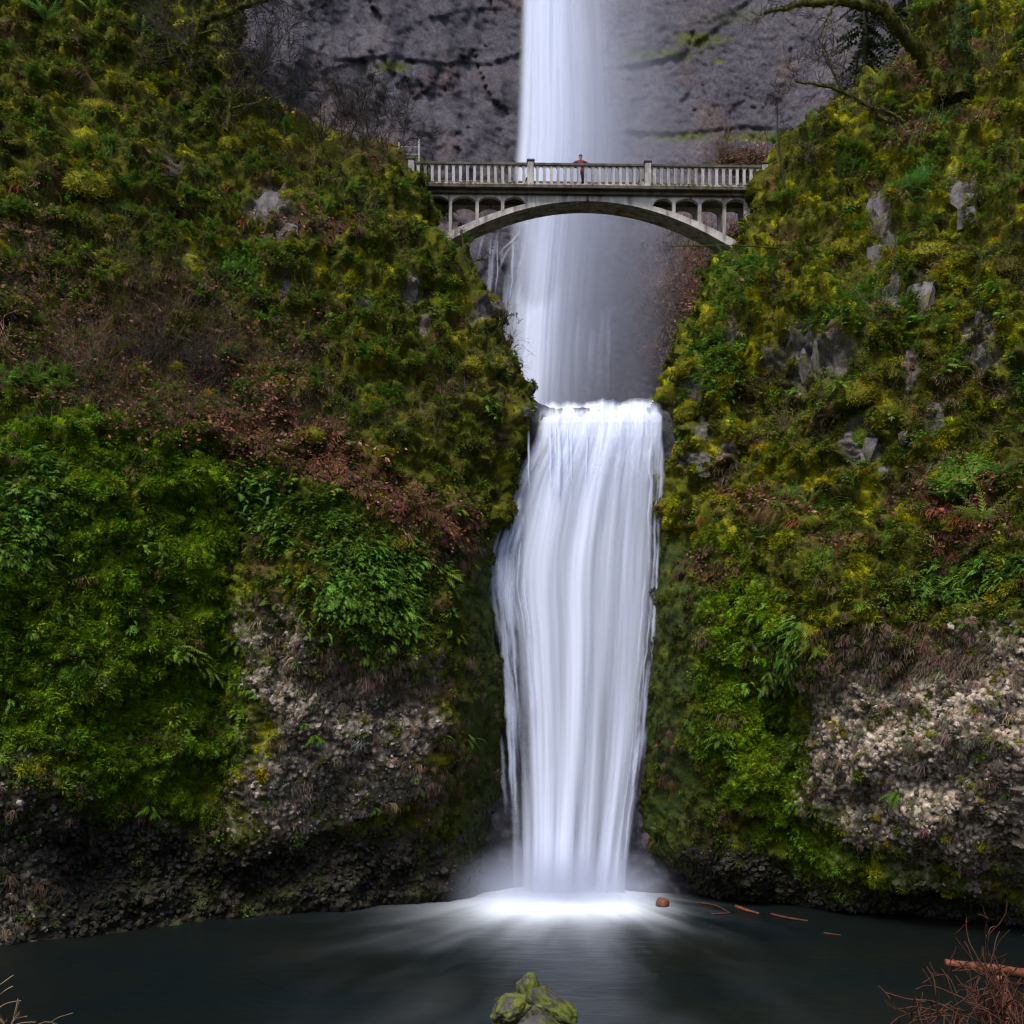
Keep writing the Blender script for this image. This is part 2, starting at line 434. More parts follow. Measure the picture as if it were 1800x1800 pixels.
    # ---- colour
    lo_moss = C(.060, .066, .008); hi_moss = C(.24, .23, .008)
    c = lerp(np.broadcast_to(lo_moss, P.shape), np.broadcast_to(hi_moss, P.shape), yel)
    c = lerp(c, C(.085, .045, .024), brown * .75)
    c = lerp(c, C(.016, .015, .008), dark * .85)
    gcol = lerp(np.broadcast_to(C(.06, .11, .005), P.shape), np.broadcast_to(C(.16, .25, .008), P.shape), sstep(-.2, .4, nz + fine * .5))
    gcol = lerp(gcol, C(.02, .028, .01), dark * .7)
    c = lerp(c, gcol, green * .9)
    c = lerp(c, C(.045, .10, .015), fernz * .6)
    lcol = lerp(np.broadcast_to(C(.085, .05, .028), P.shape), np.broadcast_to(C(.15, .08, .045), P.shape), sstep(-.1, .4, fine))
    c = lerp(c, lcol, np.clip(litter * (.55 + fine), 0, .85))
    bcol = lerp(np.broadcast_to(C(.014, .011, .009), P.shape), np.broadcast_to(C(.055, .045, .036), P.shape), sstep(.4, 1., id3) * sstep(-.2, .3, nz))
    bcol = lerp(bcol, C(.045, .05, .012), sstep(.0, .4, fbm(P * .6, 3, 91 + S)) * .75)
    c = lerp(c, bcol, base)
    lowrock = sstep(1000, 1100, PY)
    rock_tone = lerp(np.broadcast_to(C(.12, .105, .105), P.shape), np.broadcast_to(C(.42, .34, .26) if not L else C(.26, .215, .175), P.shape), lowrock)  # the rock's own colour: grey higher up, paler tan low down
    rcol = rock_tone * (.5 + .75 * id3)[..., None]
    rcol = lerp(rcol, C(.03, .03, .024), sstep(.35, .75, w3) * .85 * (.4 + .6 * lowrock))
    rcol = lerp(rcol, C(.06, .055, .03), sstep(.1, .5, nz) * .7)
    c = lerp(c, rcol, rock)
    c = lerp(c, C(.026, .042, .007) * (1 + .6 * fine[..., None]), wetg * .85)
    c = np.clip(c, .004, .9)
    wet = np.clip(base * .4 + wetg * .4, 0, 1)
    me = mesh_np('cliff', P2, grid_quads(nr, nc))
    cattr(me, 'col', c); fattr(me, 'wet', wet)
    o = link('cliff_left' if L else 'cliff_right', me, M_CLIFF)
    tag(o, 'steep mossy rock wall on the %s of the falls' % ('left' if L else 'right'), 'cliff', kind='structure')
    gu = np.gradient(P, axis=1); N2 = N
    CL[side] = dict(o=o, PX=PX, PY=PY, P=P2, N=N2, rock=rock, base=base, green=green, fern=fernz, litter=litter, yel=yel, brown=brown,
                    dark=dark, wetg=wetg, moss=moss, nz=nz, nz2=nz2, fine=fine, w=len(wrap), nr=nr, nc=nc)
    # surface as really seen from the front, for placing plants
    CL[side]['SX'] = 900 + P2[..., 0] * F / P2[..., 1]; CL[side]['SY'] = HY - (P2[..., 2] - CAMZ) * F / P2[..., 1]
    return o

cliff_l = build_cliff('left')
cliff_r = build_cliff('right')

def surf(px, py):
    """point and normal of the cliff surface near a photo position"""
    side = 'left' if px < 1000 else 'right'
    c = CL[side]
    m = np.hypot(c['SX'] - px, c['SY'] - py) + np.maximum(0, c['P'][..., 1] - 45) * .3
    k = np.unravel_index(np.argmin(m), m.shape)
    n = c['N'][max(0, k[0] - 6):k[0] + 7, max(0, k[1] - 6):k[1] + 7].reshape(-1, 3).mean(0)
    return Vector(c['P'][k]), Vector(n).normalized(), c['o']

# ---- far cliff behind the upper falls
def build_back():
    px = np.linspace(-250, 2050, 520); py = np.concatenate([np.linspace(-2400, -270, 30), np.linspace(-260, 860, 300)])
    PX, PY = np.meshgrid(px, py)
    D = 80 - 8.5 * np.clip(np.abs(PX - 1000) / 650, 0, 1.6) ** 1.7
    D -= sstep(480, 860, PY) * 2
    D += (300 - np.maximum(PY, -300)) * .008
    D -= 7 * blob(PX, PY, 1265, 560, 150, 190, .9)
    D -= 3 * blob(PX, PY, 760, 560, 130, 190, .9)
    def ledge(pts, dep, fall, sharp=4):
        nonlocal D
        a = np.array(pts, float)
        yy = np.interp(PX, a[:, 0], a[:, 1]) + 6 * perlin(np.stack([PX / 40, PY * 0, PY * 0], -1), 7) + 3 * perlin(np.stack([PX / 13, PY * 0, PY * 0], -1), 9)
        inx = sstep(a[0, 0] - 60, a[0, 0] + 20, PX) * (1 - sstep(a[-1, 0] - 20, a[-1, 0] + 60, PX))
        t = PY - yy
        dep = dep * .13 * np.clip(.75 + 1.3 * perlin(np.stack([PX / 55, PY * 0 + a[0, 0], PY * 0], -1), 19), .05, 1.5)
        D = D + dep * inx * (sstep(-sharp, sharp, t) * np.exp(-np.maximum(t, 0) / fall)) - dep * .6 * inx * np.exp(-np.maximum(-t, 0) / (fall * 1.2)) * (t < 0)
    ledge([(1090, 120), (1190, 100), (1260, 50), (1330, -10)], 1.6, 45)
    ledge([(1110, 232), (1180, 236), (1260, 228), (1330, 222), (1420, 236), (1520, 250)], 1.7, 35)
    ledge([(600, 105), (680, 100), (760, 110), (860, 112), (930, 90)], 1.6, 40)
    ledge([(500, 95), (560, 130), (620, 110)], .9, 40)
    ledge([(700, 60), (800, 20), (930, 10)], 1.0, 40)
    ledge([(820, 400), (870, 420), (940, 415)], .8, 40)
    P = at_np(PX, PY, D)
    Q = P.copy(); Q[..., 2] -= np.abs(P[..., 0] - 4) * .5 * np.sign(1)      # diagonal grain toward the chute
    n1 = fbm(Q * np.array([.22, .2, .10]), 4, 201); n2 = fbm(Q * np.array([.7, .7, .35]), 4, 203); n3 = fbm(P * 2.2, 4, 205)
    left = sstep(960, 800, PX)
    wv, wi = worley(Q * np.array([.30, .26, .13]) + .35 * n2[..., None], 207); wv2, wi2 = worley(Q * np.array([.75, .7, .38]) + .3 * n2[..., None], 208)
    n4 = fbm(P * 5, 3, 217); h = 1.9 * n1 * (.7 + .8 * left) + .9 * n2 * (.25 + .75 * left) * .6 + .22 * n3 + .10 * n4 + (.30 + .3 * left) * (wi - .5) + (.06 + .12 * left) * (wi2 - .5)
    D2 = D - h
    P = at_np(PX, PY, D2)
    base = np.broadcast_to(C(.088, .082, .098), P.shape)
    c = lerp(base, C(.050, .047, .062), np.clip(wi2 * .35 + wi * .3 + .2 * left, 0, 1))
    c = lerp(c, C(.105, .09, .10), sstep(.05, .45, n1) * .6)
    c = lerp(c, C(.10, .07, .06), sstep(.1, .5, fbm(P * .25, 3, 211)) * .55)
    c = lerp(c, C(.18, .165, .18), sstep(.28, .5, n3) * sstep(.0, .3, fbm(P * .4, 2, 215)) * .7 * left)
    c = lerp(c, C(.03, .028, .036), sstep(.2, .7, fbm(Q * np.array([.9, .9, .10]), 3, 213)) * .35)
    gm = np.maximum.reduce([blob(PX, PY, 690, 118, 35, 12, .6, n3), blob(PX, PY, 1160, 96, 70, 10, .6, n3), blob(PX, PY, 1230, 70, 50, 14, .6, n3), blob(PX, PY, 1350, 240, 90, 12, .6, n3), blob(PX, PY, 1190, 240, 70, 9, .6, n3),
                            blob(PX, PY, 1260, 108, 14, 6, .5, n3), blob(PX, PY, 1290, 30, 60, 20, .6, n3) * .4])
    c = lerp(c, C(.075, .09, .02), gm * .85)
    br = np.maximum(blob(PX, PY, 1245, 540, 110, 150, .6, n3 * .8), blob(PX, PY, 1340, 285, 90, 28, .6, n3))
    c = lerp(c, C(.13, .085, .06), br * (.55 + .4 * np.clip(n3, -1, 1)))
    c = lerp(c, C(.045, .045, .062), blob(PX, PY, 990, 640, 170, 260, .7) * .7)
    me = mesh_np('far_cliff', P, grid_quads(330, 520))
    cattr(me, 'col', np.clip(c, .01, .8)); fattr(me, 'wet', np.full(PX.shape, .08))
    o = link('cliff_back', me, M_BACK)
    tag(o, 'tall purple grey basalt wall behind the upper waterfall and the bridge', 'cliff', kind='structure')
    CL['back'] = dict(P=P, br=br, PX=PX, PY=PY)
build_back()

# ---- rock face behind the lower falls, its lip and the upper basin
LIPZ = 22.2
def build_face():
    X = np.linspace(-6, 13, 150)
    prof = [(92, LIPZ - .6), (75, LIPZ - .4), (60, LIPZ - .3), (52, LIPZ - .35), (49, LIPZ - .2), (47.6, LIPZ), (47.2, LIPZ - .25), (47.0, LIPZ - 1), (46.9, 18), (46.6, 14), (46.2, 9), (45.6, 4), (45.4, 1), (45.6, -1.5)]
    a = np.array(prof); seg = np.concatenate([[0], np.cumsum(np.hypot(np.diff(a[:, 0]), np.diff(a[:, 1])))])
    s = np.concatenate([np.linspace(0, seg[4], 30)[:-1], np.linspace(seg[4], seg[-1], 170)])
    dd, zz = np.interp(s, seg, a[:, 0]), np.interp(s, seg, a[:, 1])
    P = np.stack([np.broadcast_to(X, (len(s), 150)), np.repeat(dd[:, None], 150, 1), np.repeat(zz[:, None], 150, 1)], -1).copy()
    n = fbm(P * .9, 4, 301); n2 = fbm(P * 3, 4, 303)
    face = sstep(60, 47, P[..., 1])
    P[..., 1] -= (.35 * n + .18 * n2) * face
    P[..., 2] += (.12 * n + .08 * n2) * face
    side = np.maximum(sstep(2.2, .6, P[..., 0]), sstep(6.4, 7.6, P[..., 0]))
    P[..., 2] += side * .5 * sstep(52, 48, P[..., 1]) * sstep(LIPZ - 2, LIPZ - .5, P[..., 2])
    c = lerp(np.broadcast_to(C(.025, .024, .032), P.shape), np.broadcast_to(C(.085, .08, .10), P.shape), sstep(.0, .5, n2))
    c = lerp(c, C(.02, .03, .008), sstep(.1, .5, n) * .8)
    me = mesh_np('falls_face', P, grid_quads(len(s), 150)); cattr(me, 'col', c); fattr(me, 'wet', np.full(len(s) * 150, .9))
    o = link('falls_rock_face', me, M_CLIFF); tag(o, 'dark wet rock face behind the lower waterfall', 'rock face', kind='structure')
build_face()

# ------------------------------------------------------------------ ground and pool
def build_ground():
    y = np.concatenate([[-600, -200, -60], np.linspace(-20, 60, 60), [120, 300, 900]]); x = np.concatenate([[-900, -300, -100], np.linspace(-60, 60, 70), [100, 300, 900]])
    Xg, Yg = np.meshgrid(x, y)
    z = np.interp(Yg, [-600, -200, -60, -20, 0, 4, 10, 15, 19, 24, 60, 900], [110, 75, 26, 8.5, 6.2, 5.6, 2.6, .8, -.35, -1.2, -1.5, -1.5])  # rise behind the camera is an added hill, unseen, blocking low sky light
    P = np.stack([Xg, Yg, z], -1); P[..., 2] += .25 * fbm(P * .5, 3, 401) * (Yg < 22)
    c = lerp(np.broadcast_to(C(.05, .04, .03), P.shape), np.broadcast_to(C(.06, .065, .02), P.shape), sstep(-.2, .3, fbm(P * .7, 3, 403)))
    me = mesh_np('ground', P, grid_quads(len(y), len(x))[:, ::-1]); cattr(me, 'col', c); fattr(me, 'wet', np.full(P.shape[:2], .3))
    tag(link('ground', me, M_CLIFF), 'near bank and pool bed, with an added unseen hill behind the camera', 'ground', kind='structure')
build_ground()

def pool_material():
    m, n, l, o = new_mat('pool_water')
    a = n.new('ShaderNodeAttribute'); a.attribute_name = 'foam'
    b = n.new('ShaderNodeBsdfPrincipled'); b.inputs['Roughness'].default_value = .30; b.inputs['IOR'].default_value = 1.33; b.inputs['Specular IOR Level'].default_value = .16
    geo = n.new('ShaderNodeNewGeometry')
    t0 = noise_node(n, l, .16, 3, .5, geo.outputs['Position'])
    r0 = ramp(n, l, t0.outputs[0], .35, .65, (.003, .006, .007, 1), (.006, .007, .005, 1))
    l.new(r0.outputs[0], b.inputs['Base Color'])
    mp = n.new('ShaderNodeMapping'); mp.inputs['Scale'].default_value = (1.0, 2.2, 1.0); l.new(geo.outputs['Position'], mp.inputs[0])
    t = noise_node(n, l, .9, 3, .5, mp.outputs[0], .5)
    bp = n.new('ShaderNodeBump'); bp.inputs['Strength'].default_value = .22; bp.inputs['Distance'].default_value = .12
    l.new(t.outputs[0], bp.inputs['Height']); l.new(bp.outputs[0], b.inputs['Normal'])
    d = n.new('ShaderNodeBsdfDiffuse'); d.inputs[0].default_value = (.74, .80, .86, 1)
    mx = n.new('ShaderNodeMixShader'); l.new(a.outputs['Fac'], mx.inputs[0]); l.new(b.outputs[0], mx.inputs[1]); l.new(d.outputs[0], mx.inputs[2])
    l.new(mx.outputs[0], o.inputs[0]); return m

def build_pool():
    x = np.concatenate([np.linspace(-40, -14, 30)[:-1], np.linspace(-14, 16, 360), np.linspace(16, 40, 30)[1:]]); y = np.linspace(13, 47, 330)
    X, Y = np.meshgrid(x, y)
    cx, cyy = 2.25, 44.2
    dx, dy = X - cx, (cyy - Y)
    th = np.arctan2(dx, np.maximum(dy, -.5) + 3.2) * 1.6; dxe = np.sign(dx) * np.maximum(np.abs(dx) - 1.6, 0); r = np.hypot(dxe * 1.25, np.where(dy > 1.0, (dy - 1.0) * .85, 0))
    st = fbm(np.stack([th * 6, r * .16, 0 * r], -1), 3, 411, .5); st2 = fbm(np.stack([th * 3.2 + .06 * r, r * .16, 0 * r + 4], -1), 3, 413)
    reach = 2.1 + .9 * st2 + .3 * np.clip(-dx / 6, 0, 1) - .8 * np.clip(dx / 5, 0, 1)
    foam = np.exp(-(np.maximum(r - 1.2, 0) / reach) ** 1.3) * (.9 + .32 * st * sstep(.5, 3, r))
    foam = np.clip(foam * 1.12 + .20 * np.exp(-np.maximum(-dx - 1, 0) / 3.2) * (dx < 0) * np.exp(-((dy - .6) / 1.1) ** 2) * (.7 + .8 * st), 0, .97)
    far = np.exp(-((dx + 1.2) / 5.5) ** 2) * np.exp(-(r / 15) ** 2) * (.02 + .07 * st2 + .06 * st)
    foam = np.clip(np.maximum(foam, foam * .85 + far), 0, .97)
    P = np.stack([X, Y, 0 * X], -1)
    P[..., 2] += .28 * np.exp(-(r / 1.9) ** 2) + .03 * st * np.exp(-r / 4)
    me = mesh_np('pool', P, grid_quads(len(y), len(x))[:, ::-1]); fattr(me, 'foam', foam)
    tag(link('pool', me, pool_material()), 'dark plunge pool with white foam fanning out', 'water', kind='structure')
build_pool()

# ------------------------------------------------------------------ falling water
def curtain(name, parent, le, re, dp, y0, y1, alpha, rows=260, cols=150, fold=.2, seed=0, ff=9.0, lip=0):
    v = np.linspace(0, 1, rows); u = np.linspace(0, 1, cols); PYr = y0 + (y1 - y0) * v
    U, Vv = np.meshgrid(u, v); PY = np.repeat(PYr[:, None], cols, 1)
    l_, r_ = scurve(le, PYr), scurve(re, PYr)
    PX = l_[:, None] + (r_ - l_)[:, None] * U
    f1 = fbm(np.stack([U * ff, Vv * 1.1, 0 * U + seed], -1), 3, 500 + seed)
    D = scurve(dp, PYr)[:, None] - fold * f1 + 1.0 * fold * ((2 * U - 1) ** 4)
    if lip: PY = PY + lip * (fbm(np.stack([U * 7, 0 * U, 0 * U + 3], -1), 3, 590) + .7 * (.5 - U)) * (1 - sstep(0, .08, Vv))
    P = at_np(PX, PY, D)
    A = np.clip(alpha(U, Vv, PX, PY), 0, 1)
    me = mesh_np(name, P, grid_quads(rows, cols)); fattr(me, 'alpha', A)
    return link(name, me, M_VEIL, parent)

def st(U, V, f, g, seed, oct=3, gain=.55):
    return fbm(np.stack([U * f, V * g, 0 * U + seed * 1.7], -1), oct, 600 + seed, gain)

def strand(name, parent, pts, wpx, a=.7, seed=0):
    """thin ribbon-like thread of water with a rounded section along photo points (px,py,d)"""
    p = np.array(pts, float); t = np.concatenate([[0], np.cumsum(np.hypot(np.diff(p[:, 0]), np.diff(p[:, 1])))])
    n = max(8, int(t[-1] / 6)); s = np.linspace(0, t[-1], n)
    x = np.interp(s, t, p[:, 0]); y = np.interp(s, t, p[:, 1]); d = np.interp(s, t, p[:, 2])
    x = x + 1.4 * perlin(np.stack([s / 22, 0 * s, 0 * s + seed], -1), 71)
    for _ in range(2):
        x[1:-1] = (x[:-2] + x[2:] + 2 * x[1:-1]) / 4
    m = 7; k = np.linspace(-1, 1, m)
    wv = wpx * (.55 + .6 * np.abs(perlin(np.stack([s / 35, 0 * s, 0 * s + seed + 5], -1), 73))) * np.clip(np.minimum(s / 20, (t[-1] - s) / 40) + .15, 0, 1)
    PX = x[:, None] + wv[:, None] * k[None]; PYg = np.repeat(y[:, None], m, 1)
    D = d[:, None] - .12 * (1 - k[None] ** 2)
    A = a * (1 - k[None] ** 2) ** .8 * np.clip(np.minimum(s / 30, (t[-1] - s) / 60), 0, 1)[:, None]
    me = mesh_np(name, at_np(PX, PYg, D), grid_quads(n, m)); fattr(me, 'alpha', A)
    return link(name, me, M_VEIL, parent)

lf = empty('lower_waterfall', at(995, 1580, 44)); lf_inv = Matrix.Translation(-Vector(lf.location))
tag(lf, 'lower white waterfall dropping from the rock lip into the pool', 'waterfall', kind='structure')
LE = [(700, 948), (730, 945), (770, 942), (810, 918), (860, 896), (930, 880), (970, 868), (1040, 866), (1100, 876), (1250, 888), (1400, 896), (1500, 899), (1600, 899)]
RE = [(700, 1166), (740, 1166), (850, 1163), (950, 1160), (1050, 1156), (1150, 1148), (1250, 1138), (1350, 1128), (1450, 1114), (1550, 1102), (1600, 1100)]
LD = [(698, 48.6), (707, 47.6), (714, 46.9), (740, 46.4), (800, 46.05), (1000, 45.5), (1300, 44.9), (1600, 44.3)]

def ea(U, a, b): return sstep(0, a, U) * (1 - sstep(1 - b, 1, U))

def back_alpha(U, V, PX, PY):
    s = st(U, V, 7, 1.0, 1); s2 = st(U, V, 16, 1.3, 2)
    top = 1 - sstep(.12, .0, V) * .0
    lowleft = sstep(.14, .28, V) * sstep(.24, .02, U) * .55 * (1 - .6 * sstep(.6, .9, V))
    a = .60 + 1.0 * s + .2 * s2 - lowleft
    a += .35 * sstep(.16, .02, V)
    a -= .5 * np.exp(-((U - .30 + .02 * V) / .055) ** 2) * sstep(.12, .3, V) * (1 - sstep(.5, .9, V)) * .9
    a -= .25 * np.exp(-((U - .72) / .07) ** 2) * sstep(.3, .6, V)
    return a * ea(U, .05, .03) * (.15 + .85 * sstep(0, .012, V + .004 * s2))
def mid_alpha(U, V, PX, PY):
    s = st(U, V, 13, 1.3, 4); s2 = st(U, V, 26, 1.6, 5)
    core = np.exp(-((U - .24) / .10) ** 2) * .75 + np.exp(-((U - .56 + .14 * V) / .08) ** 2) * .8 + np.exp(-((U - .85) / .12) ** 2) * .3 * (1 - sstep(.4, .9, V)) + np.exp(-((U - .93 + .1 * V) / .05) ** 2) * .35 * sstep(.5, .8, V)
    return (.10 + 1.2 * core + .5 * s + .08 * s2) * ea(U, .12, .06) * sstep(.0, .05, V)
def lip_alpha(U, V, PX, PY):
    s = st(U, V, 18, 3.0, 7); s2 = st(U, V, 40, 9, 8)
    return (.55 + .8 * s + .35 * s2) * ea(U, .05, .03) * sstep(0, .06, V) * (1 - sstep(.05, .75, V + .35 * s))
for ob in (curtain('veil', lf, LE, RE, LD, 704, 1588, back_alpha, 420, 190, .34, 1, 5, 13),
           curtain('veil', lf, [(a, b + 10) for a, b in LE], [(a, b - 8) for a, b in RE], [(a, b - .35) for a, b in LD], 716, 1586, mid_alpha, 420, 190, .24, 2, 7, 13),
           curtain('lip_froth', lf, LE, RE, [(a, b - .5) for a, b in LD], 709, 1000, lip_alpha, 150, 190, .3, 3, 10, 13)):
    ob.matrix_parent_inverse = lf_inv
# white threads clinging to the rock at both edges
rr = random.Random(5)
def threads(parent, inv, n, xf, y0, y1, d, w, a, seed):
    for k in range(n):
        ys = rr.uniform(*y0); ye = min(ys + rr.uniform(*y1), 1560)
        pts = []; off = rr.gauss(0, 1)
        for q in np.linspace(ys, ye, 9):
            pts.append((xf(q, off) + rr.gauss(0, .9), q, d(q)))
        strand('strand', parent, pts, rr.uniform(*w), rr.uniform(*a), seed + k).matrix_parent_inverse = inv
lex = lambda q, o: float(curve(LE, q)) + 14 + o * 14
rex = lambda q, o: float(curve(RE, q)) - 8 + o * 7
dl = lambda q: float(curve(LD, q)) - .55
threads(lf, lf_inv, 46, lex, (850, 1300), (60, 260), dl, (4.0, 10), (.12, .42), 10)
threads(lf, lf_inv, 30, rex, (735, 1300), (60, 260), dl, (3.0, 7.5), (.15, .45), 60)
threads(lf, lf_inv, 26, lambda q, o: float(curve(LE, q)) + 22 + o * 16, (860, 1010), (70, 220), dl, (5, 12), (.25, .55), 150)
threads(lf, lf_inv, 10, lambda q, o: 978 + o * 24, (722, 740), (60, 170), dl, (3, 7), (.5, .8), 90)

uf = empty('upper_waterfall', at(985, 700, 74)); uf_inv = Matrix.Translation(-Vector(uf.location))
tag(uf, 'tall misty upper waterfall falling behind the arched bridge', 'waterfall', kind='structure')
ULE = [(-200, 918), (0, 914), (250, 906), (400, 888), (550, 872), (700, 862), (780, 862)]
URE = [(-200, 1090), (0, 1100), (250, 1120), (400, 1110), (700, 1095), (780, 1095)]
UD = [(-200, 75.5), (0, 75), (400, 74), (780, 73)]
def u_back(U, V, PX, PY):
    s = st(U, V, 6, 1.2, 11); s2 = st(U, V, 30, 2, 12)
    edge = sstep(0, .10 + .32 * sstep(.5, .75, V), U + .03 * s)
    core = np.where(U < .36, 1, np.exp(-((U - .36) / .36) ** 2))
    a = (.88 + .2 * s + .03 * s2) * edge * core
    a *= 1 - sstep(.46, .62, V) * .38
    return a * (1 - sstep(.82, 1, U))
def u_mid(U, V, PX, PY):
    s = st(U, V, 10, 1.2, 14); s2 = st(U, V, 40, 3, 15)
    top = np.exp(-((U - .28 + .03 * V) / .24) ** 2) * (1 - sstep(.5, .6, V)) * .85
    mid = np.exp(-((U - .34) / .17) ** 2) * .7 * sstep(.5, .58, V)
    hit = sstep(520, 560, PY + 900 * (U - .31) ** 2 + 8 * s) * np.exp(-((U - .31) / .16) ** 2) * .5 * (1 - sstep(620, 760, PY))
    rgt = sstep(540, 600, PY + 30 * s2) * np.clip(.55 * s2 + .15, 0, 1) * np.exp(-((U - .72) / .15) ** 2) * .4 * (1 - sstep(640, 720, PY))
    return (top + mid + hit + rgt) * (1 + .25 * s + .08 * s2) * ea(U, .08, .1)
for ob in (curtain('veil', uf, ULE, URE, UD, -180, 770, u_back, 240, 140, .4, 21),
           curtain('veil', uf, [(a, b + 3) for a, b in ULE], [(a, b - 15) for a, b in URE], [(a, b - 1.0) for a, b in UD], -180, 770, u_mid, 300, 170, .4, 22)):
    ob.matrix_parent_inverse = uf_inv
# rivulets on the wall left of the column, below the bridge
for k in range(34):
    if k < 22: x0, y0, ln, lean = rr.uniform(862, 945), rr.uniform(385, 520), rr.uniform(60, 180), rr.uniform(-.16, .02)
    else: x0, y0, ln, lean = rr.uniform(1000, 1075), rr.uniform(500, 600), rr.uniform(60, 170), rr.uniform(-.08, 0)
    pts = [(x0, y0)]
    for q in range(1, 7): pts.append((pts[-1][0] + lean * ln / 6 + rr.gauss(0, 2.2), y0 + ln * q / 6))
    strand('strand', uf, [(x, y, 73.2) for x, y in pts], rr.uniform(3, 8), rr.uniform(.15, .42) * (1 if k < 22 else .5), 130 + k).matrix_parent_inverse = uf_inv
for k, pts in enumerate([[(922, 398), (905, 420), (884, 438), (870, 462)], [(852, 410), (844, 436), (838, 462)], [(902, 428), (888, 448), (878, 480)]]):
    strand('strand', uf, [(x, y, 73.1) for x, y in pts], 6, .4, 190 + k).matrix_parent_inverse = uf_inv

# spray drifting in the air
def mist_material(name, dens, kind):
    m, n, l, o = new_mat(name)
    v = n.new('ShaderNodeVolumePrincipled'); v.inputs['Color'].default_value = (.80, .84, 1.0, 1); v.inputs['Anisotropy'].default_value = .2
    tc = n.new('ShaderNodeTexCoord')
    g = n.new('ShaderNodeTexGradient'); g.gradient_type = 'SPHERICAL'; l.new(tc.outputs['Object'], g.inputs[0])
    t = noise_node(n, l, 2.2, 3, .55, tc.outputs['Object'])
    r = ramp(n, l, t.outputs[0], .3, .7)
    p = n.new('ShaderNodeMath'); p.operation = 'POWER'; p.inputs[1].default_value = 1.4; l.new(g.outputs[1], p.inputs[0])
    q = n.new('ShaderNodeMath'); q.operation = 'MULTIPLY_ADD'; q.inputs[1].default_value = .7; q.inputs[2].default_value = .5; l.new(r.outputs[0], q.inputs[0])
    k = n.new('ShaderNodeMath'); k.operation = 'MULTIPLY'; l.new(p.outputs[0], k.inputs[0]); l.new(q.outputs[0], k.inputs[1])
    k2 = n.new('ShaderNodeMath'); k2.operation = 'MULTIPLY'; k2.inputs[1].default_value = dens; l.new(k.outputs[0], k2.inputs[0])
    l.new(k2.outputs[0], v.inputs['Density']); l.new(v.outputs[0], o.inputs['Volume'])
    return m
def mist(name, loc, sc, dens, label):
    bm = bmesh.new(); bmesh.ops.create_icosphere(bm, subdivisions=3, radius=1.0); me = bpy.data.meshes.new(name); bm.to_mesh(me); bm.free()
    o = link(name, me, mist_material(name, dens, 0), None, loc, None, sc)
    tag(o, label, 'mist', kind='stuff'); return o
mist('spray_mist', at(1058, 360, 71.5), (6.8, 4.6, 31), .16, 'fine spray drifting to the right of the upper waterfall')
mist('splash_mist', at(985, 1574, 43.0), (5.2, 3.0, 2.7), 1.15, 'soft splash mist at the foot of the lower waterfall')

# ------------------------------------------------------------------ bridge
BD = 52.0; BS = BD / F
bridge = empty('arch_footbridge', Vector((at(1033, 328, BD).x, BD + .9, at(1033, 328, BD).z)), (0, 0, R(1.3)))
tag(bridge, 'pale concrete arch footbridge with open balustrade crossing in front of the upper waterfall', 'bridge')
BZ = bridge.location.z           # deck top level; local z = 0
def bz(py): return (328 - py) * BS
def bx(px): return (px - 1033) * BS

def box_mesh(name, x0, x1, y0, y1, z0, z1, bev=.015):
    bm = bmesh.new(); bmesh.ops.create_cube(bm, size=1.0)
    for v in bm.verts:
        v.co = Vector(((x0 + x1) / 2 + v.co.x * (x1 - x0), (y0 + y1) / 2 + v.co.y * (y1 - y0), (z0 + z1) / 2 + v.co.z * (z1 - z0)))
    if bev: bmesh.ops.bevel(bm, geom=bm.edges[:], offset=bev, segments=1, affect='EDGES')
    me = bpy.data.meshes.new(name); bm.to_mesh(me); bm.free(); return me

def strip_solid(name, xs, zt, zb, y0, y1):
    """solid between top and bottom curves, y0..y1 thick"""
    n = len(xs); V = []
    for y in (y0, y1):
        for z in (zt, zb):
            V += [(x, y, zz) for x, zz in zip(xs, z)]
    A, B, Cc, D = 0, n, 2 * n, 3 * n; Q = []
    for i in range(n - 1):
        Q += [(A + i, B + i, B + i + 1, A + i + 1), (Cc + i + 1, D + i + 1, D + i, Cc + i), (A + i + 1, Cc + i + 1, Cc + i, A + i), (B + i, D + i, D + i + 1, B + i + 1)]
    Q += [(A, Cc, D, B), (A + n - 1, B + n - 1, D + n - 1, Cc + n - 1)]
    return mesh_np(name, V, Q, False)

HL = 9.5
W2 = .9                                        # half depth of the deck, local y
def ring_top(x): return bz(342) - .0385 * np.asarray(x, float) ** 2 * (1 - .0006 * np.asarray(x, float) ** 2)
def ring_bot(x): return bz(349.5) - .0430 * np.asarray(x, float) ** 2 * (1 - .0004 * np.asarray(x, float) ** 2)
xs = np.linspace(-8.9, 8.9, 60)
link('arch_rib', strip_solid('arch_rib', xs, ring_top(xs), ring_bot(xs), -W2 + .22, W2 - .3), M_CONC, bridge)
link('crown_block', box_mesh('crown_block', -.07, .07, -W2 + .17, -W2 + .30, bz(349), bz(341.5)), M_CONC_DARK, bridge)
link('deck', box_mesh('deck', -HL, HL, -W2 + .05, W2 - .05, bz(340), -.02), M_CONC_DARK, bridge)
link('cornice', box_mesh('cornice', -HL, HL, -W2 - .16, -W2 + .09, bz(334), .02, .03), M_CONC_DARK, bridge)
link('cornice', box_mesh('cornice', -HL, HL, W2 - .09, W2 + .16, bz(334), .02, .03), M_CONC_DARK, bridge)
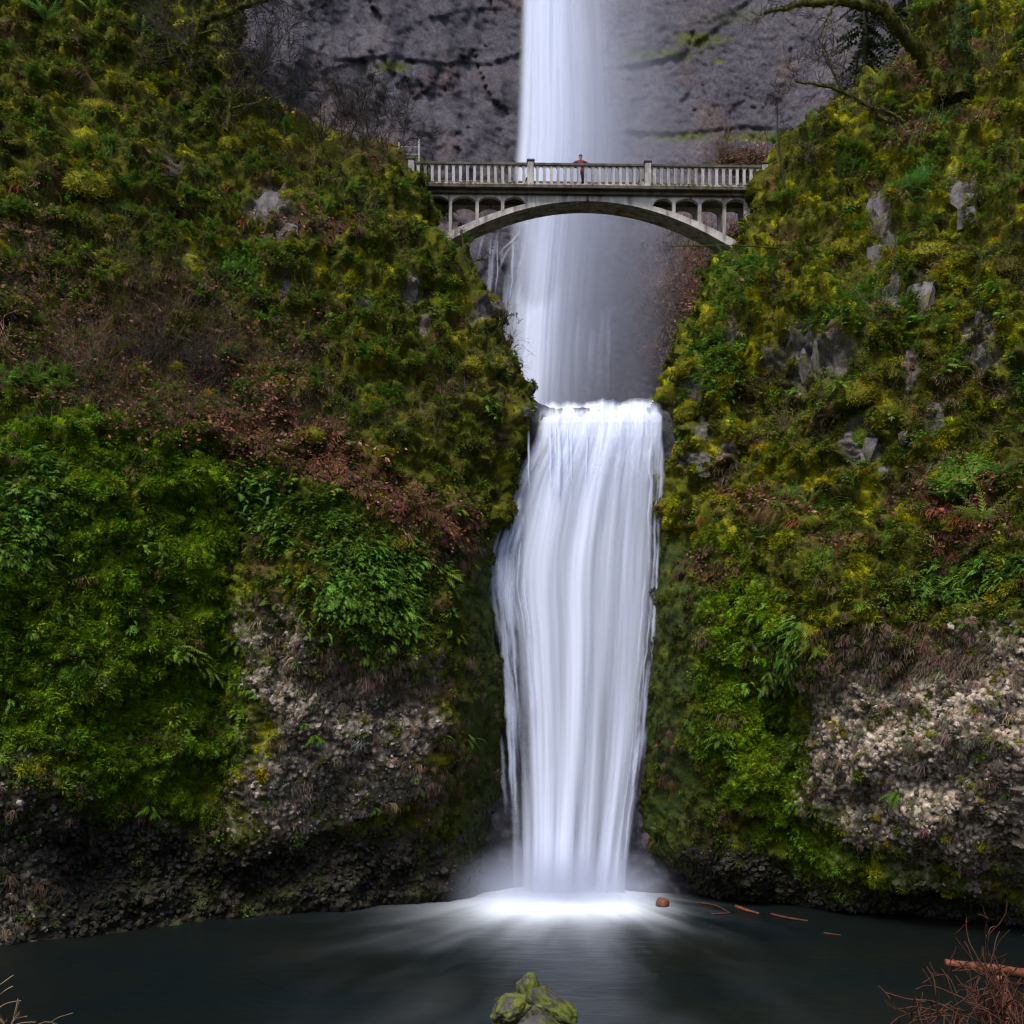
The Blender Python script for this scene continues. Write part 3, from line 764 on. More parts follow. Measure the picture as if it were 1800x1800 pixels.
# spandrel columns and arched heads, front and back
COLS = [[bx(p) for p in (744, 791, 838, 883, 924)], [bx(p) for p in (1148, 1186, 1232, 1276, 1318)]]
for yy0 in (-W2 + .215, W2 - .50):
    for cols in COLS:
        for i, x in enumerate(cols):
            zb = float(ring_top(x)) - .05
            if zb < bz(352) and not (x == cols[4] and x < 0) and not (x == cols[0] and x > 0):
                wd = .085 if abs(x) < 8 else .2
                link('spandrel_column', box_mesh('spandrel_column', x - wd, x + wd, yy0, yy0 + .27, min(zb, bz(420)) if abs(x) > 8 else zb, bz(340) - .004, .012), M_CONC, bridge)
        for a, b in zip(cols[:-1], cols[1:]):
            xa = np.linspace(a, b, 17); t = (xa - a) / (b - a) * 2 - 1
            zb_ = bz(343.5) - .46 * (1 - np.sqrt(np.clip(1 - t ** 2, 0, 1)))
            zb_ = np.minimum(np.maximum(zb_, ring_top(xa) + .0), bz(341))
            link('spandrel_arch', strip_solid('spandrel_arch', xa, np.full(17, bz(340) - .006), zb_, yy0 + .004, yy0 + .25), M_CONC, bridge)
xm = np.linspace(bx(924), bx(1148), 20)
for yy0 in (-W2 + .215, W2 - .50):
    link('spandrel_arch', strip_solid('spandrel_arch', xm, np.full(20, bz(340) - .006), np.minimum(ring_top(xm) - .03, bz(341)), yy0 + .006, yy0 + .24), M_CONC, bridge)

def baluster_mesh():
    h0, h1 = .10, 1.0
    zz = [h0, h0 + .08, h0 + .2, .55, h1 - .2, h1 - .1, h1 - .04, h1]; ww = [.10, .075, .066, .076, .066, .08, .115, .172]
    return strip_solid('baluster', np.array(ww), zz, zz, 0, 0) if False else _bal(zz, ww)
def _bal(zz, ww):
    V = []; Q = []
    for z, w_ in zip(zz, ww): V += [(-w_, -.06, z), (w_, -.06, z), (w_, .06, z), (-w_, .06, z)]
    for i in range(len(zz) - 1):
        for k in range(4): a = 4 * i + k; b = 4 * i + (k + 1) % 4; Q.append((a, b, b + 4, a + 4))
    n = len(V); Q += [(3, 2, 1, 0), (n - 4, n - 3, n - 2, n - 1)]
    return mesh_np('baluster', V, Q, False)
BAL = baluster_mesh(); BAL.materials.append(M_CONC)
POSTS = [bx(p) for p in (723, 932, 1138, 1345)]
for yr in (-W2, W2):
    for a, b in zip(POSTS[:-1], POSTS[1:]):
        rail = link('railing', box_mesh('railing', a + .17, b - .17, yr - .11, yr + .11, 1.0, 1.14, .02), M_CONC_DARK, bridge)
        link('bottom_rail', box_mesh('bottom_rail', a + .17, b - .17, yr - .09, yr + .09, .022, .10, .01), M_CONC, rail)
        n = int(round((b - a - .34) / .35)); step = (b - a - .34) / n
        for k in range(n):
            link('baluster', BAL, None, rail, (a + .17 + step * (k + .5), yr, 0))
    for x in POSTS:
        p = link('post', box_mesh('post', x - .16, x + .16, yr - .15, yr + .15, -.12, 1.19, .02), M_CONC, bridge)
        link('post_cap', box_mesh('post_cap', x - .20, x + .20, yr - .19, yr + .19, 1.192, 1.30, .03), M_CONC_DARK, p)
# abutment blocks buried in the banks
for sgn in (-1, 1):
    link('abutment', box_mesh('abutment', min(sgn * 8.5, sgn * 10.8), max(sgn * 8.5, sgn * 10.8), -W2 + .3, W2 - .3, -4.2, bz(341), .05), M_CONC_DARK, bridge)

# ------------------------------------------------------------------ person on the bridge
def skin_body(verts, edges, radii, sub=2, root=0):
    me = bpy.data.meshes.new('body'); me.from_pydata(verts, edges, []); me.update()
    o = bpy.data.objects.new('tmp', me); COL.objects.link(o)
    sk = o.modifiers.new('s', 'SKIN')
    if not me.skin_vertices: pass
    for i, r in enumerate(radii):
        r = r if hasattr(r, '__len__') else (r, r)
        me.skin_vertices[0].data[i].radius = r
        me.skin_vertices[0].data[i].use_root = (i == root)
    sb = o.modifiers.new('b', 'SUBSURF'); sb.levels = sub; sb.render_levels = sub
    dg = bpy.context.evaluated_depsgraph_get(); dg.update()
    out = bpy.data.meshes.new_from_object(o.evaluated_get(dg))
    bpy.data.objects.remove(o); return out
def build_person(loc, rotz):
    V = []; E = []; Rr = []
    def add(p, r, par=None):
        V.append(p); Rr.append(r)
        if par is not None: E.append((par, len(V) - 1))
        return len(V) - 1
    pel = add((0, 0, .95), (.15, .11)); wst = add((0, 0, 1.10), (.17, .12), pel); ch = add((0, -.01, 1.30), (.2, .14), wst); ut = add((0, -.01, 1.43), (.13, .09), ch)
    nk = add((0, -.02, 1.52), .055, ut); hd = add((0, -.04, 1.62), (.075, .09), nk); tp = add((0, -.03, 1.71), (.07, .08), hd)
    for s in (-1, 1):
        hip = add((s * .09, 0, .88), .095, pel); kn = add((s * .11, -.02, .48), .062, hip); an = add((s * .12, .02, .09), .042, kn); toe = add((s * .14, -.13, .045), (.045, .035), an)
        sh = add((s * .21, 0, 1.42), .085, ut); el = add((s * .43, .02, 1.29), .07, sh); wr = add((s * .20, -.13, 1.08), .036, el); pm = add((s * .15, -.15, 1.05), (.04, .022), wr)
        for q in range(4):
            a = add((s * (.115 - .005 * q), -.165 + .0 * q, 1.075 - .018 * q), .010, pm); add((s * (.085 + .004 * q), -.155, 1.07 - .018 * q), .009, a)
        th = add((s * .15, -.18, 1.085), .011, pm); add((s * .13, -.195, 1.10), .010, th)
    me = skin_body(V, E, Rr, 2, 0)
    mats = [plain('jacket', (.16, .04, .04), .8, .3, 6, .2, 30), plain('trousers', (.02, .024, .05), .85, .3, 6, .2, 30), plain('skin', (.45, .27, .2), .55, .1, 5, .05, 30), plain('shoes', (.02, .02, .02), .6, .2, 5, .1, 30),
            plain('sleeves', (.05, .05, .075), .8, .3, 6, .2, 30)]
    for m in mats: me.materials.append(m)
    for p in me.polygons:
        c = p.center; p.use_smooth = True
        if c.z > 1.525: k = 2
        elif c.z < .10: k = 3
        elif c.z < .93: k = 1
        elif abs(c.x) < .155 and c.y < -.125 and c.z < 1.13: k = 2
        elif abs(c.x) > .22: k = 4
        else: k = 0
        p.material_index = k
    root = empty('person', loc, (0, 0, rotz), 1.05)
    tag(root, 'person in a red jacket with elbows out standing at the balustrade on the bridge', 'person')
    link('body', me, None, root)
    bm = bmesh.new(); bmesh.ops.create_uvsphere(bm, u_segments=14, v_segments=9, radius=1)
    for v in bm.verts:
        v.co = Vector((v.co.x * .094, v.co.y * .112, v.co.z * .10))
        if v.co.y < -.03 and v.co.z < .035: v.co.y = -.03
        if v.co.z < -.04: v.co.z = -.04
    h = bpy.data.meshes.new('hair'); bm.to_mesh(h); bm.free()
    link('hair', h, plain('hair', (.05, .03, .02), .7, .3, 8, .3, 40), root, (0, -.02, 1.685))
    for s in (-1, 1):
        bm = bmesh.new(); bmesh.ops.create_icosphere(bm, subdivisions=1, radius=.012); e = bpy.data.meshes.new('eye'); bm.to_mesh(e); bm.free()
        link('eye', e, mats[3], root, (s * .032, -.122, 1.655))
    bm = bmesh.new(); bmesh.ops.create_cone(bm, cap_ends=True, segments=6, radius1=.016, radius2=.005, depth=.03); e = bpy.data.meshes.new('nose'); bm.to_mesh(e); bm.free()
    link('nose', e, mats[2], root, (0, -.132, 1.63), (R(70), 0, 0))
    link('mouth', box_mesh('mouth', -.022, .022, -.128, -.118, 1.596, 1.604, .002), mats[0], root)
pl = bridge.matrix_basis @ Vector((bx(1022), -.28, .0))
bridge_m = Matrix.Translation(bridge.location) @ Matrix.Rotation(R(1.3), 4, 'Z')
build_person(bridge_m @ Vector((bx(1021), -.45, -.018)), R(1.3))

# wire fence at the left bridge head
fn = empty('wire_fence', at(718, 292, 53.6)); tag(fn, 'small grey wire fence panel at the left end of the bridge', 'fence')
for x, h in ((-.5, 1.25), (.55, 1.45)): link('post', box_mesh('post', x - .035, x + .035, -.035, .035, -.6, h, .005), M_STEEL, fn)
V = []; E = []
for k in range(11): link('wire', box_mesh('wire', -.5 + .105 * k - .005, -.5 + .105 * k + .005, -.005, .005, .25, 1.0, 0), M_STEEL, fn)
for z in (.25, .62, 1.0): link('rail', box_mesh('rail', -.5, .55, -.015, .015, z - .018, z + .018, .003), M_STEEL, fn)

# ------------------------------------------------------------------ plant meshes (local: z out of the wall, y up)
def tri_mesh(name, tris, shades, mat):
    V = np.array(tris, np.float32).reshape(-1, 3); Fq = np.arange(len(V)).reshape(-1, 3)
    me = mesh_np(name, V, Fq, False); s = np.repeat(np.asarray(shades, np.float32), 3)
    if len(me.vertices) == len(s): cattr(me, 'shade', np.stack([s] * 3, 1))
    if mat: me.materials.append(mat)
    return me

def frond_tris(T, S, d0, L, wd, grav, r, npin=9, curl=0, o=(0, 0, 0), base=1.0):
    """one feathered frond growing from o along d0 and bending towards -y"""
    p = Vector(o); d = Vector(d0).normalized(); st_ = L / npin; prev = p.copy()
    s0 = base * r.uniform(.75, 1.25)
    for i in range(npin):
        d = (d + Vector((0, -grav / npin, 0)) + Vector((r.gauss(0, .03), r.gauss(0, .03), r.gauss(0, .03)))).normalized()
        q = p + d * st_
        side = d.cross(Vector((0, 1, .35))); side = side.normalized() if side.length > .01 else Vector((1, 0, 0))
        upn = side.cross(d).normalized()
        t = (i + .5) / npin; wv = wd * (math.sin(math.pi * min(1, t * .86 + .16)) ** .7) * (1 - .25 * t)
        for sg in (-1, 1):
            tip = p + d * st_ * .95 + side * sg * wv - upn * wv * .25 + d * st_ * .5
            T.append((p - upn * 0, p + d * st_ * .78, tip)); S.append(s0 * r.uniform(.85, 1.15) * (.8 + .35 * t))
        wr = .006 * L / .5
        T.append((p + side * wr, p - side * wr, q)); S.append(s0 * .8)
        p = q

def fern_mesh(name, n, L, wd, grav, seed, mat, spread=1.0, npin=8):
    r = random.Random(seed); T = []; S = []
    for k in range(n):
        a = r.uniform(0, 2 * math.pi); e = r.uniform(.25, 1.0) * spread
        d = (math.cos(a) * e, abs(math.sin(a)) * e * .8 + .25, 1 - .35 * e)
        o = (r.gauss(0, .05), r.gauss(0, .05), 0)
        frond_tris(T, S, d, L * r.uniform(.65, 1.15), wd * r.uniform(.8, 1.2), grav * r.uniform(.7, 1.3), r, npin, o=o)
    return tri_mesh(name, T, S, mat)

def single_frond(name, L, wd, grav, seed, npin=12):
    r = random.Random(seed); T = []; S = []
    frond_tris(T, S, (0, .35, 1), L, wd, grav, r, npin)
    return tri_mesh(name, T, S, M_PLANT_O)

def leafy_mesh(name, n, rad, leaf, seed, mat):
    r = random.Random(seed); T = []; S = []
    for k in range(n):
        a = r.uniform(0, 2 * math.pi); rr_ = rad * math.sqrt(r.random()); zz = rad * .75 * math.sqrt(max(0, 1 - (rr_ / rad) ** 2)) * r.uniform(.3, 1.05)
        c = Vector((math.cos(a) * rr_, math.sin(a) * rr_ * .9, zz))
        d = (Vector((r.gauss(0, .6), -.7 + r.gauss(0, .5), .4 + r.gauss(0, .4)))).normalized(); sd_ = d.cross(Vector((r.gauss(0, .4), .5, 1))).normalized()
        l_ = leaf * r.uniform(.6, 1.3); w_ = l_ * .42; s = r.uniform(.55, 1.35) * (.7 + .4 * zz / rad)
        up = sd_.cross(d) * l_ * .12
        a0, b0, m1, m2 = c, c + d * l_, c + d * l_ * .45 + sd_ * w_ + up, c + d * l_ * .45 - sd_ * w_ + up
        T += [(a0, m1, b0), (a0, b0, m2)]; S += [s, s * .9]
    return tri_mesh(name, T, S, mat)

def tuft_mesh(name, n, rad, bl, seed, mat, hang=.3):
    r = random.Random(seed); T = []; S = []
    for k in range(n):
        a = r.uniform(0, 2 * math.pi); e = math.sqrt(r.random())
        nrm = Vector((math.cos(a) * e, math.sin(a) * e, math.sqrt(max(0, 1 - e * e)) * .8 + .05))
        c = nrm * rad * .75; d = (nrm + Vector((r.gauss(0, .35), r.gauss(0, .35) - hang, r.gauss(0, .2)))).normalized()
        l_ = bl * r.uniform(.6, 1.4); sd_ = d.cross(Vector((r.gauss(0, 1), r.gauss(0, 1), r.gauss(0, 1)))).normalized() * bl * .22
        T.append((c - sd_, c + sd_, c + d * l_)); S.append(r.uniform(.6, 1.35) * (.75 + .35 * nrm.z + .1 * nrm.y))
    return tri_mesh(name, T, S, mat)

def strand_mesh(name, n, L, seed, mat, w_=.012, out=.25):
    r = random.Random(seed); T = []; S = []
    for k in range(n):
        p = Vector((r.gauss(0, L * .28), r.gauss(0, L * .2), .02)); d = Vector((r.gauss(0, .35), r.uniform(-.4, .5), out + r.random() * .5)).normalized()
        s = r.uniform(.5, 1.4); m = 4; l_ = L * r.uniform(.5, 1.2) / m
        for i in range(m):
            d = (d + Vector((r.gauss(0, .12), -.55, -.05))).normalized(); q = p + d * l_; sd_ = Vector((1, 0, r.gauss(0, .3))) * w_ * (1 - .7 * i / m)
            T += [(p - sd_, p + sd_, q + sd_ * .7), (p - sd_, q + sd_ * .7, q - sd_ * .7)]; S += [s, s]; p = q
    return tri_mesh(name, T, S, mat)

def litter_mesh(name, n, rad, seed, mat):
    r = random.Random(seed); T = []; S = []
    for k in range(n):
        c = Vector((r.gauss(0, rad), r.gauss(0, rad), r.uniform(.02, .09))); d = Vector((r.gauss(0, 1), r.gauss(0, 1), r.gauss(0, .5))).normalized(); sd_ = d.cross(Vector((r.gauss(0, .5), r.gauss(0, .5), 1))).normalized()
        l_ = r.uniform(.03, .08); s = r.uniform(.4, 1.6)
        T += [(c - d * l_, c + sd_ * l_ * .6, c + d * l_), (c - d * l_, c + d * l_, c - sd_ * l_ * .6)]; S += [s, s * .85]
    return tri_mesh(name, T, S, mat)

def twig_mesh(name, n, L, seed, mat, w_=.007):
    r = random.Random(seed); T = []; S = []
    def go(p, d, l_, lv):
        m = 3
        for i in range(m):
            d = (d + Vector((r.gauss(0, .18), r.gauss(0, .18) + .03, r.gauss(0, .18)))).normalized(); q = p + d * l_ / m
            for ax in (Vector((1, 0, 0)), Vector((0, 0, 1))):
                sd_ = d.cross(ax)
                if sd_.length < .1: continue
                sd_ = sd_.normalized() * w_ * (1.2 - .3 * lv); T.append((p - sd_, p + sd_, q)); S.append(r.uniform(.6, 1.3))
            p = q
            if lv < 2 and r.random() < .75:
                go(p, (d + Vector((r.gauss(0, .6), r.gauss(0, .6), r.gauss(0, .6)))).normalized(), l_ * .55, lv + 1)
    for k in range(n):
        go(Vector((r.gauss(0, .1), r.gauss(0, .06), 0)), Vector((r.gauss(0, .7), .7 + r.gauss(0, .4), .7)).normalized(), L * r.uniform(.6, 1.2), 0)
    return tri_mesh(name, T, S, mat)

def stone_mesh(name, seed, sub=2, mat=None, ang=.35):
    bm = bmesh.new(); bmesh.ops.create_icosphere(bm, subdivisions=sub, radius=1.0); r = random.Random(seed)
    pl_ = [(Vector((r.gauss(0, 1), r.gauss(0, 1), r.gauss(0, 1))).normalized(), r.uniform(.38, .75)) for _ in range(8)]
    sx, sy, sz = r.uniform(.8, 1.25), r.uniform(.7, 1.1), r.uniform(.7, 1.0)
    for v in bm.verts:
        p = v.co.copy()
        for nn, dd in pl_:
            k = p.dot(nn) - dd
            if k > 0: p -= nn * k
        v.co = Vector((p.x * sx, p.y * sy, p.z * sz)) + Vector((r.gauss(0, .03), r.gauss(0, .03), r.gauss(0, .03)))
    me = bpy.data.meshes.new(name); bm.to_mesh(me); bm.free()
    if mat: me.materials.append(mat)
    return me

# ------------------------------------------------------------------ geometry-node scatter for what nobody could count
def euler_frames(N, up_mix=0.0, spin=.3):
    N = N + np.array([0, 0, up_mix]); N = N / np.linalg.norm(N, axis=1)[:, None]
    up = np.broadcast_to(np.array([0, 0, 1.0]), N.shape)
    X = np.cross(up, N); X /= np.linalg.norm(X, axis=1)[:, None] + 1e-9; Y = np.cross(N, X)
    a = rng.normal(0, spin, len(N)); ca, sa = np.cos(a)[:, None], np.sin(a)[:, None]
    X2, Y2 = X * ca + Y * sa, -X * sa + Y * ca
    ry = np.arcsin(np.clip(-X2[:, 2], -1, 1)); rx = np.arctan2(Y2[:, 2], N[:, 2]); rz = np.arctan2(X2[:, 1], X2[:, 0])
    return np.stack([rx, ry, rz], 1)

def scatter(name, protos, P, rot, scl, tint, label=None, cat=None, parent=None):
    me = bpy.data.meshes.new(name); me.vertices.add(len(P)); me.vertices.foreach_set('co', np.asarray(P, np.float32).ravel())
    a = me.attributes.new('rot', 'FLOAT_VECTOR', 'POINT'); a.data.foreach_set('vector', np.asarray(rot, np.float32).ravel())
    fattr(me, 'scl', scl); cattr(me, 'tint', tint)
    a = me.attributes.new('pick', 'INT', 'POINT'); a.data.foreach_set('value', rng.integers(0, len(protos), len(P)).astype(np.int32))
    me.update()
    o = link(name, me, None, parent)
    g = bpy.data.node_groups.new(name, 'GeometryNodeTree')
    g.interface.new_socket('Geometry', in_out='INPUT', socket_type='NodeSocketGeometry'); g.interface.new_socket('Geometry', in_out='OUTPUT', socket_type='NodeSocketGeometry')
    n, l = g.nodes, g.links
    gi = n.new('NodeGroupInput'); go = n.new('NodeGroupOutput'); jn = n.new('GeometryNodeJoinGeometry')
    def named(nm, t):
        q = n.new('GeometryNodeInputNamedAttribute'); q.data_type = t; q.inputs[0].default_value = nm; return q.outputs[0]
    for k, pm in enumerate(protos):
        po = bpy.data.objects.new(name + '_piece', pm)
        oi = n.new('GeometryNodeObjectInfo'); oi.inputs['Object'].default_value = po; oi.inputs['As Instance'].default_value = True
        ip = n.new('GeometryNodeInstanceOnPoints')
        cmp = n.new('FunctionNodeCompare'); cmp.data_type = 'INT'; cmp.operation = 'EQUAL'; cmp.inputs[3].default_value = k
        l.new(named('pick', 'INT'), cmp.inputs[2])
        l.new(gi.outputs[0], ip.inputs['Points']); l.new(cmp.outputs[0], ip.inputs['Selection']); l.new(oi.outputs['Geometry'], ip.inputs['Instance'])
        l.new(named('rot', 'FLOAT_VECTOR'), ip.inputs['Rotation']); l.new(named('scl', 'FLOAT'), ip.inputs['Scale'])
        l.new(ip.outputs[0], jn.inputs[0])
    l.new(jn.outputs[0], go.inputs[0])
    md = o.modifiers.new('scatter', 'NODES'); md.node_group = g
    tag(o, label, cat, kind='stuff')
    return o

def sample(weight_fn, n, sides=('left', 'right')):
    """pick points on the two walls by weight; returns position, normal, per-point zone values"""
    Ps, Ns, Z = [], [], []
    keys = ('yel', 'brown', 'dark', 'green', 'fern', 'litter', 'rock', 'base', 'wetg', 'nz', 'nz2', 'fine', 'PX', 'PY')
    tot = {}
    for s in sides:
        c = CL[s]; wgt = np.clip(weight_fn(c, s), 0, None)
        vis = (c['SX'] > -140) & (c['SX'] < 1940) & (c['SY'] > -110) & (c['P'][..., 2] > .12)
        wgt = wgt * vis; wgt[:, :c['w'] - 22] = 0
        tot[s] = wgt
    T = sum(t.sum() for t in tot.values())
    for s in sides:
        c = CL[s]; wgt = tot[s].ravel(); k = int(n * wgt.sum() / T)
        if k == 0: continue
        idx = rng.choice(len(wgt), k, p=wgt / wgt.sum())
        Ps.append(c['P'].reshape(-1, 3)[idx] + rng.normal(0, .03, (k, 3))); Ns.append(c['N'].reshape(-1, 3)[idx])
        Z.append({q: c[q].ravel()[idx] for q in keys})
    return np.concatenate(Ps), np.concatenate(Ns), {q: np.concatenate([z[q] for z in Z]) for q in keys}

def tints(base, n, v=.3, hv=.12):
    b = np.broadcast_to(np.asarray(base, float), (n, 3)) if np.ndim(base) == 1 else np.asarray(base)
    return np.clip(b * np.exp(rng.normal(0, v, n))[:, None] * np.exp(rng.normal(0, hv, (n, 3))), .003, .6)

ML = M_PLANT_I
# moss fuzz
protos = [tuft_mesh('moss_tuft', 64, .11, .06, k, ML, .7) for k in range(3)]
P, N, Z = sample(lambda c, s: (c['moss'] * (1 - .6 * c['litter']) + .06) * (1 - .6 * c['wetg']) * (.35 + .65 * c['yel'] + .5 * c['green']) * np.clip(.75 + 1.2 * c['fine'], .1, 2) * sstep(-.35, .15, c['nz'] + .5 * c['fine'] + .25 * c['green']), 40000)
t = lerp(np.broadcast_to(C(.075, .09, .008), P.shape), np.broadcast_to(C(.28, .27, .008), P.shape), Z['yel'])
t = lerp(t, C(.13, .225, .007), Z['green'] * .85); t = lerp(t, C(.03, .04, .01), Z['wetg'] * .7); t = lerp(t, C(.03, .034, .012), Z['base'] * .7); t = lerp(t, C(.1, .06, .025), Z['brown'] * .45); t = lerp(t, C(.03, .033, .01), Z['dark'] * .5)
scatter('moss_cover', protos, P, euler_frames(N, .15, 1.0), np.clip(rng.lognormal(-.1, .5, len(P)), .3, 2.6), tints(t, len(P)), 'short green and yellow moss coating both rock walls', 'moss')
# small leaves
protos = [leafy_mesh('leaf_clump', 40, .17, .055, 20 + k, ML) for k in range(3)]
P, N, Z = sample(lambda c, s: (c['moss'] + .05) * (.45 - .34 * c['green'] + 1.0 * c['fern'] + .4 * (c['PY'] < 700)) * (1 - .9 * c['wetg']) * np.clip(.4 + 2.2 * c['nz'], .05, 2) * (1 - .5 * c['litter']), 6000)
t = lerp(np.broadcast_to(C(.08, .11, .013), P.shape), np.broadcast_to(C(.11, .20, .018), P.shape), np.clip(Z['green'] + Z['fern'] + Z['nz'], 0, 1))
scatter('leafy_ground_cover', protos, P, euler_frames(N, .2, .5), np.clip(rng.lognormal(0, .35, len(P)), .4, 2.2), tints(t, len(P), .35), 'small leafy plants scattered over both mossy walls', 'ground cover')
# hanging ferns
protos = [fern_mesh('small_fern', 9, .42, .075, 1.7, 40 + k, ML) for k in range(4)]
P, N, Z = sample(lambda c, s: (c['moss'] + .02) * (.06 + 1.8 * c['fern'] + -.0 * c['green'] + .45 * (c['PY'] < 720) * np.clip(c['nz'] * 4 - .2, 0, 1)) * (1 - .9 * c['wetg']) * (1 - .5 * c['litter']) * (c['PY'] < 1430), 4200)
t = lerp(np.broadcast_to(C(.09, .15, .016), P.shape), np.broadcast_to(C(.11, .21, .026), P.shape), np.clip(Z['fern'] + .3 * Z['green'] + .6 * (Z['PY'] < 720) * rng.random(len(P)), 0, 1))
scatter('small_fern_cover', protos, P, euler_frames(N, .1, .25), np.clip(rng.lognormal(-.1, .45, len(P)), .35, 2.2), tints(t, len(P), .25), 'small hanging ferns scattered over both mossy walls', 'ferns')
# hanging dead grass and roots
protos = [strand_mesh('dead_grass', 26, .26, 60 + k, ML, .008, .1) for k in range(3)]
P, N, Z = sample(lambda c, s: .25 * c['brown'] * c['moss'] + .5 * c['litter'] + .35 * c['rock'] * (c['fine'] > .1) * (c['PY'] > 1050) + .9 * blob(c['PX'], c['PY'], 1560, 1150, 220, 60, .7, c['nz']) + .6 * blob(c['PX'], c['PY'], 640, 1180, 180, 60, .7, c['nz']) + .8 * blob(c['PX'], c['PY'], 780, 960, 60, 70, .6, c['nz']) + .5 * blob(c['PX'], c['PY'], 780, 1360, 60, 70, .6, c['nz']), 5200)
t = lerp(np.broadcast_to(C(.13, .085, .05), P.shape), np.broadcast_to(C(.12, .05, .03), P.shape), np.clip(Z['litter'], 0, 1))
t = lerp(t, C(.17, .13, .095), Z['rock'] * .8)
scatter('dead_grass_cover', protos, P, euler_frames(N, 0, .25), np.clip(rng.lognormal(-.1, .4, len(P)), .4, 2), tints(t, len(P), .4), 'brown dead grass hanging from ledges on both walls', 'dead grass')
# fallen leaves
protos = [litter_mesh('fallen_leaves', 16, .22, 80 + k, ML) for k in range(3)]
P, N, Z = sample(lambda c, s: c['litter'] * np.clip(.25 + 2.5 * c['fine'] + c['nz'], 0, 1.5) + .10 * c['brown'] * c['moss'] * (c['PY'] < 760), 2300)
t = lerp(np.broadcast_to(C(.09, .048, .026), P.shape), np.broadcast_to(C(.15, .065, .038), P.shape), rng.random(len(P)))
scatter('leaf_litter', protos, P, euler_frames(N, .3, 2), np.clip(rng.lognormal(0, .3, len(P)), .5, 2), tints(t, len(P), .35), 'brown fallen leaves lying on the mossy slopes', 'leaf litter')
# fine bare twigs
protos = [twig_mesh('twig', 7, .8, 90 + k, ML) for k in range(3)]
P, N, Z = sample(lambda c, s: .4 * c['litter'] * (c['PY'] < 800) + .05 * c['moss'] * (c['PY'] < 820) + 1.0 * blob(c['PX'], c['PY'], 265, 610, 90, 80, .6, c['nz']) + 1.0 * blob(c['PX'], c['PY'], 380, 640, 50, 60, .6, c['nz']), 1000)
scatter('bare_twig_cover', protos, P, euler_frames(N, .3, .6), np.clip(rng.lognormal(0, .35, len(P)), .5, 2), tints(C(.10, .072, .045), len(P), .4), 'thin bare brown twigs sprouting from the slopes', 'twigs')
# brown scrub on the far slope under the bridge
b = CL['back']; wgt = (b['br'] * (b['PX'] > 1120)).ravel(); idx = rng.choice(len(wgt), 1500, p=wgt / wgt.sum())
P = b['P'].reshape(-1, 3)[idx] + rng.normal(0, .1, (1500, 3)); N = np.tile(np.array([[-.2, -.9, .4]]), (1500, 1))
protos = [strand_mesh('scrub', 16, .6, 95, ML, .03, .5), twig_mesh('scrub', 6, .7, 96, ML, .012), litter_mesh('scrub', 22, .3, 97, ML)]
scatter('far_scrub', protos, P, euler_frames(N, .2, .8), np.clip(rng.lognormal(0, .35, len(P)), .5, 2), tints(C(.15, .09, .06), len(P), .45, .15), 'brown dead scrub on the far slope below the right end of the bridge', 'scrub')

# ---- rock knobs on the two bare faces
def knob_material():
    m, n, l, o = new_mat('knobbly_rock')
    oi = n.new('ShaderNodeObjectInfo'); geo = n.new('ShaderNodeNewGeometry')
    b_ = n.new('ShaderNodeBsdfPrincipled'); b_.inputs['Roughness'].default_value = .8; b_.inputs['Specular IOR Level'].default_value = .08
    r = n.new('ShaderNodeValToRGB'); el = r.color_ramp.elements
    el[0].position = 0; el[0].color = (.045, .038, .03, 1); el[1].position = 1; el[1].color = (.48, .385, .285, 1)
    for p_, c_ in ((.3, (.14, .115, .095, 1)), (.6, (.30, .235, .175, 1)), (.8, (.34, .30, .265, 1))): e = el.new(p_); e.color = c_
    l.new(oi.outputs['Random'], r.inputs[0])
    t = noise_node(n, l, 11, 6, .7, geo.outputs['Position']); rp = ramp(n, l, t.outputs[0], .32, .62, (.25, .25, .22, 1), (1.2, 1.2, 1.2, 1))
    c = mixc(n, l, 1.0, r.outputs[0], rp.outputs[0], 'MULTIPLY'); l.new(c, b_.inputs['Base Color'])
    bp = n.new('ShaderNodeBump'); bp.inputs['Strength'].default_value = .6; bp.inputs['Distance'].default_value = .04; l.new(t.outputs[0], bp.inputs['Height']); l.new(bp.outputs[0], b_.inputs['Normal'])
    l.new(b_.outputs[0], o.inputs[0]); return m
M_KNOB = knob_material()
M_WETKNOB = plain('wet_dark_rock', (.021, .017, .014), .45, .6, 5, .5, 14, .15, ((.035, .04, .008), .52))
KN = [stone_mesh('stone', 700 + k, 1, M_KNOB) for k in range(6)]
WKN = [stone_mesh('stone', 720 + k, 1, M_WETKNOB) for k in range(5)]
for s in ('left', 'right'):
    P, N, Z = sample(lambda c, q: c['rock'] * (c['PY'] > 1060) * np.clip(.5 + c['fine'], .1, 2), 4200 if s == 'right' else 3000, (s,))
    P = P - N * .03; sc_ = np.clip(rng.lognormal(-2.8, .5, len(P)), .025, .2); rot = rng.uniform(-3.14, 3.14, (len(P), 3))
    order = np.argsort(-sc_); big, small = order[:190], order[190:]
    for k in big: link('stone', KN[int(k) % 6], None, CL[s]['o'], P[k], rot[k], sc_[k])
    scatter('stone_rubble', KN, P[small], rot[small], sc_[small], np.ones((len(small), 3)), parent=CL[s]['o'])
    P, N, Z = sample(lambda c, q: c['base'] * (1 - c['rock']) * np.clip(.3 + c['fine'], .05, 2), 2800, (s,))
    scatter('wet_rubble', WKN, P, rng.uniform(-3.14, 3.14, (len(P), 3)), np.clip(rng.lognormal(-2.2, .4, len(P)), .05, .28), np.ones((len(P), 3)), parent=CL[s]['o'])

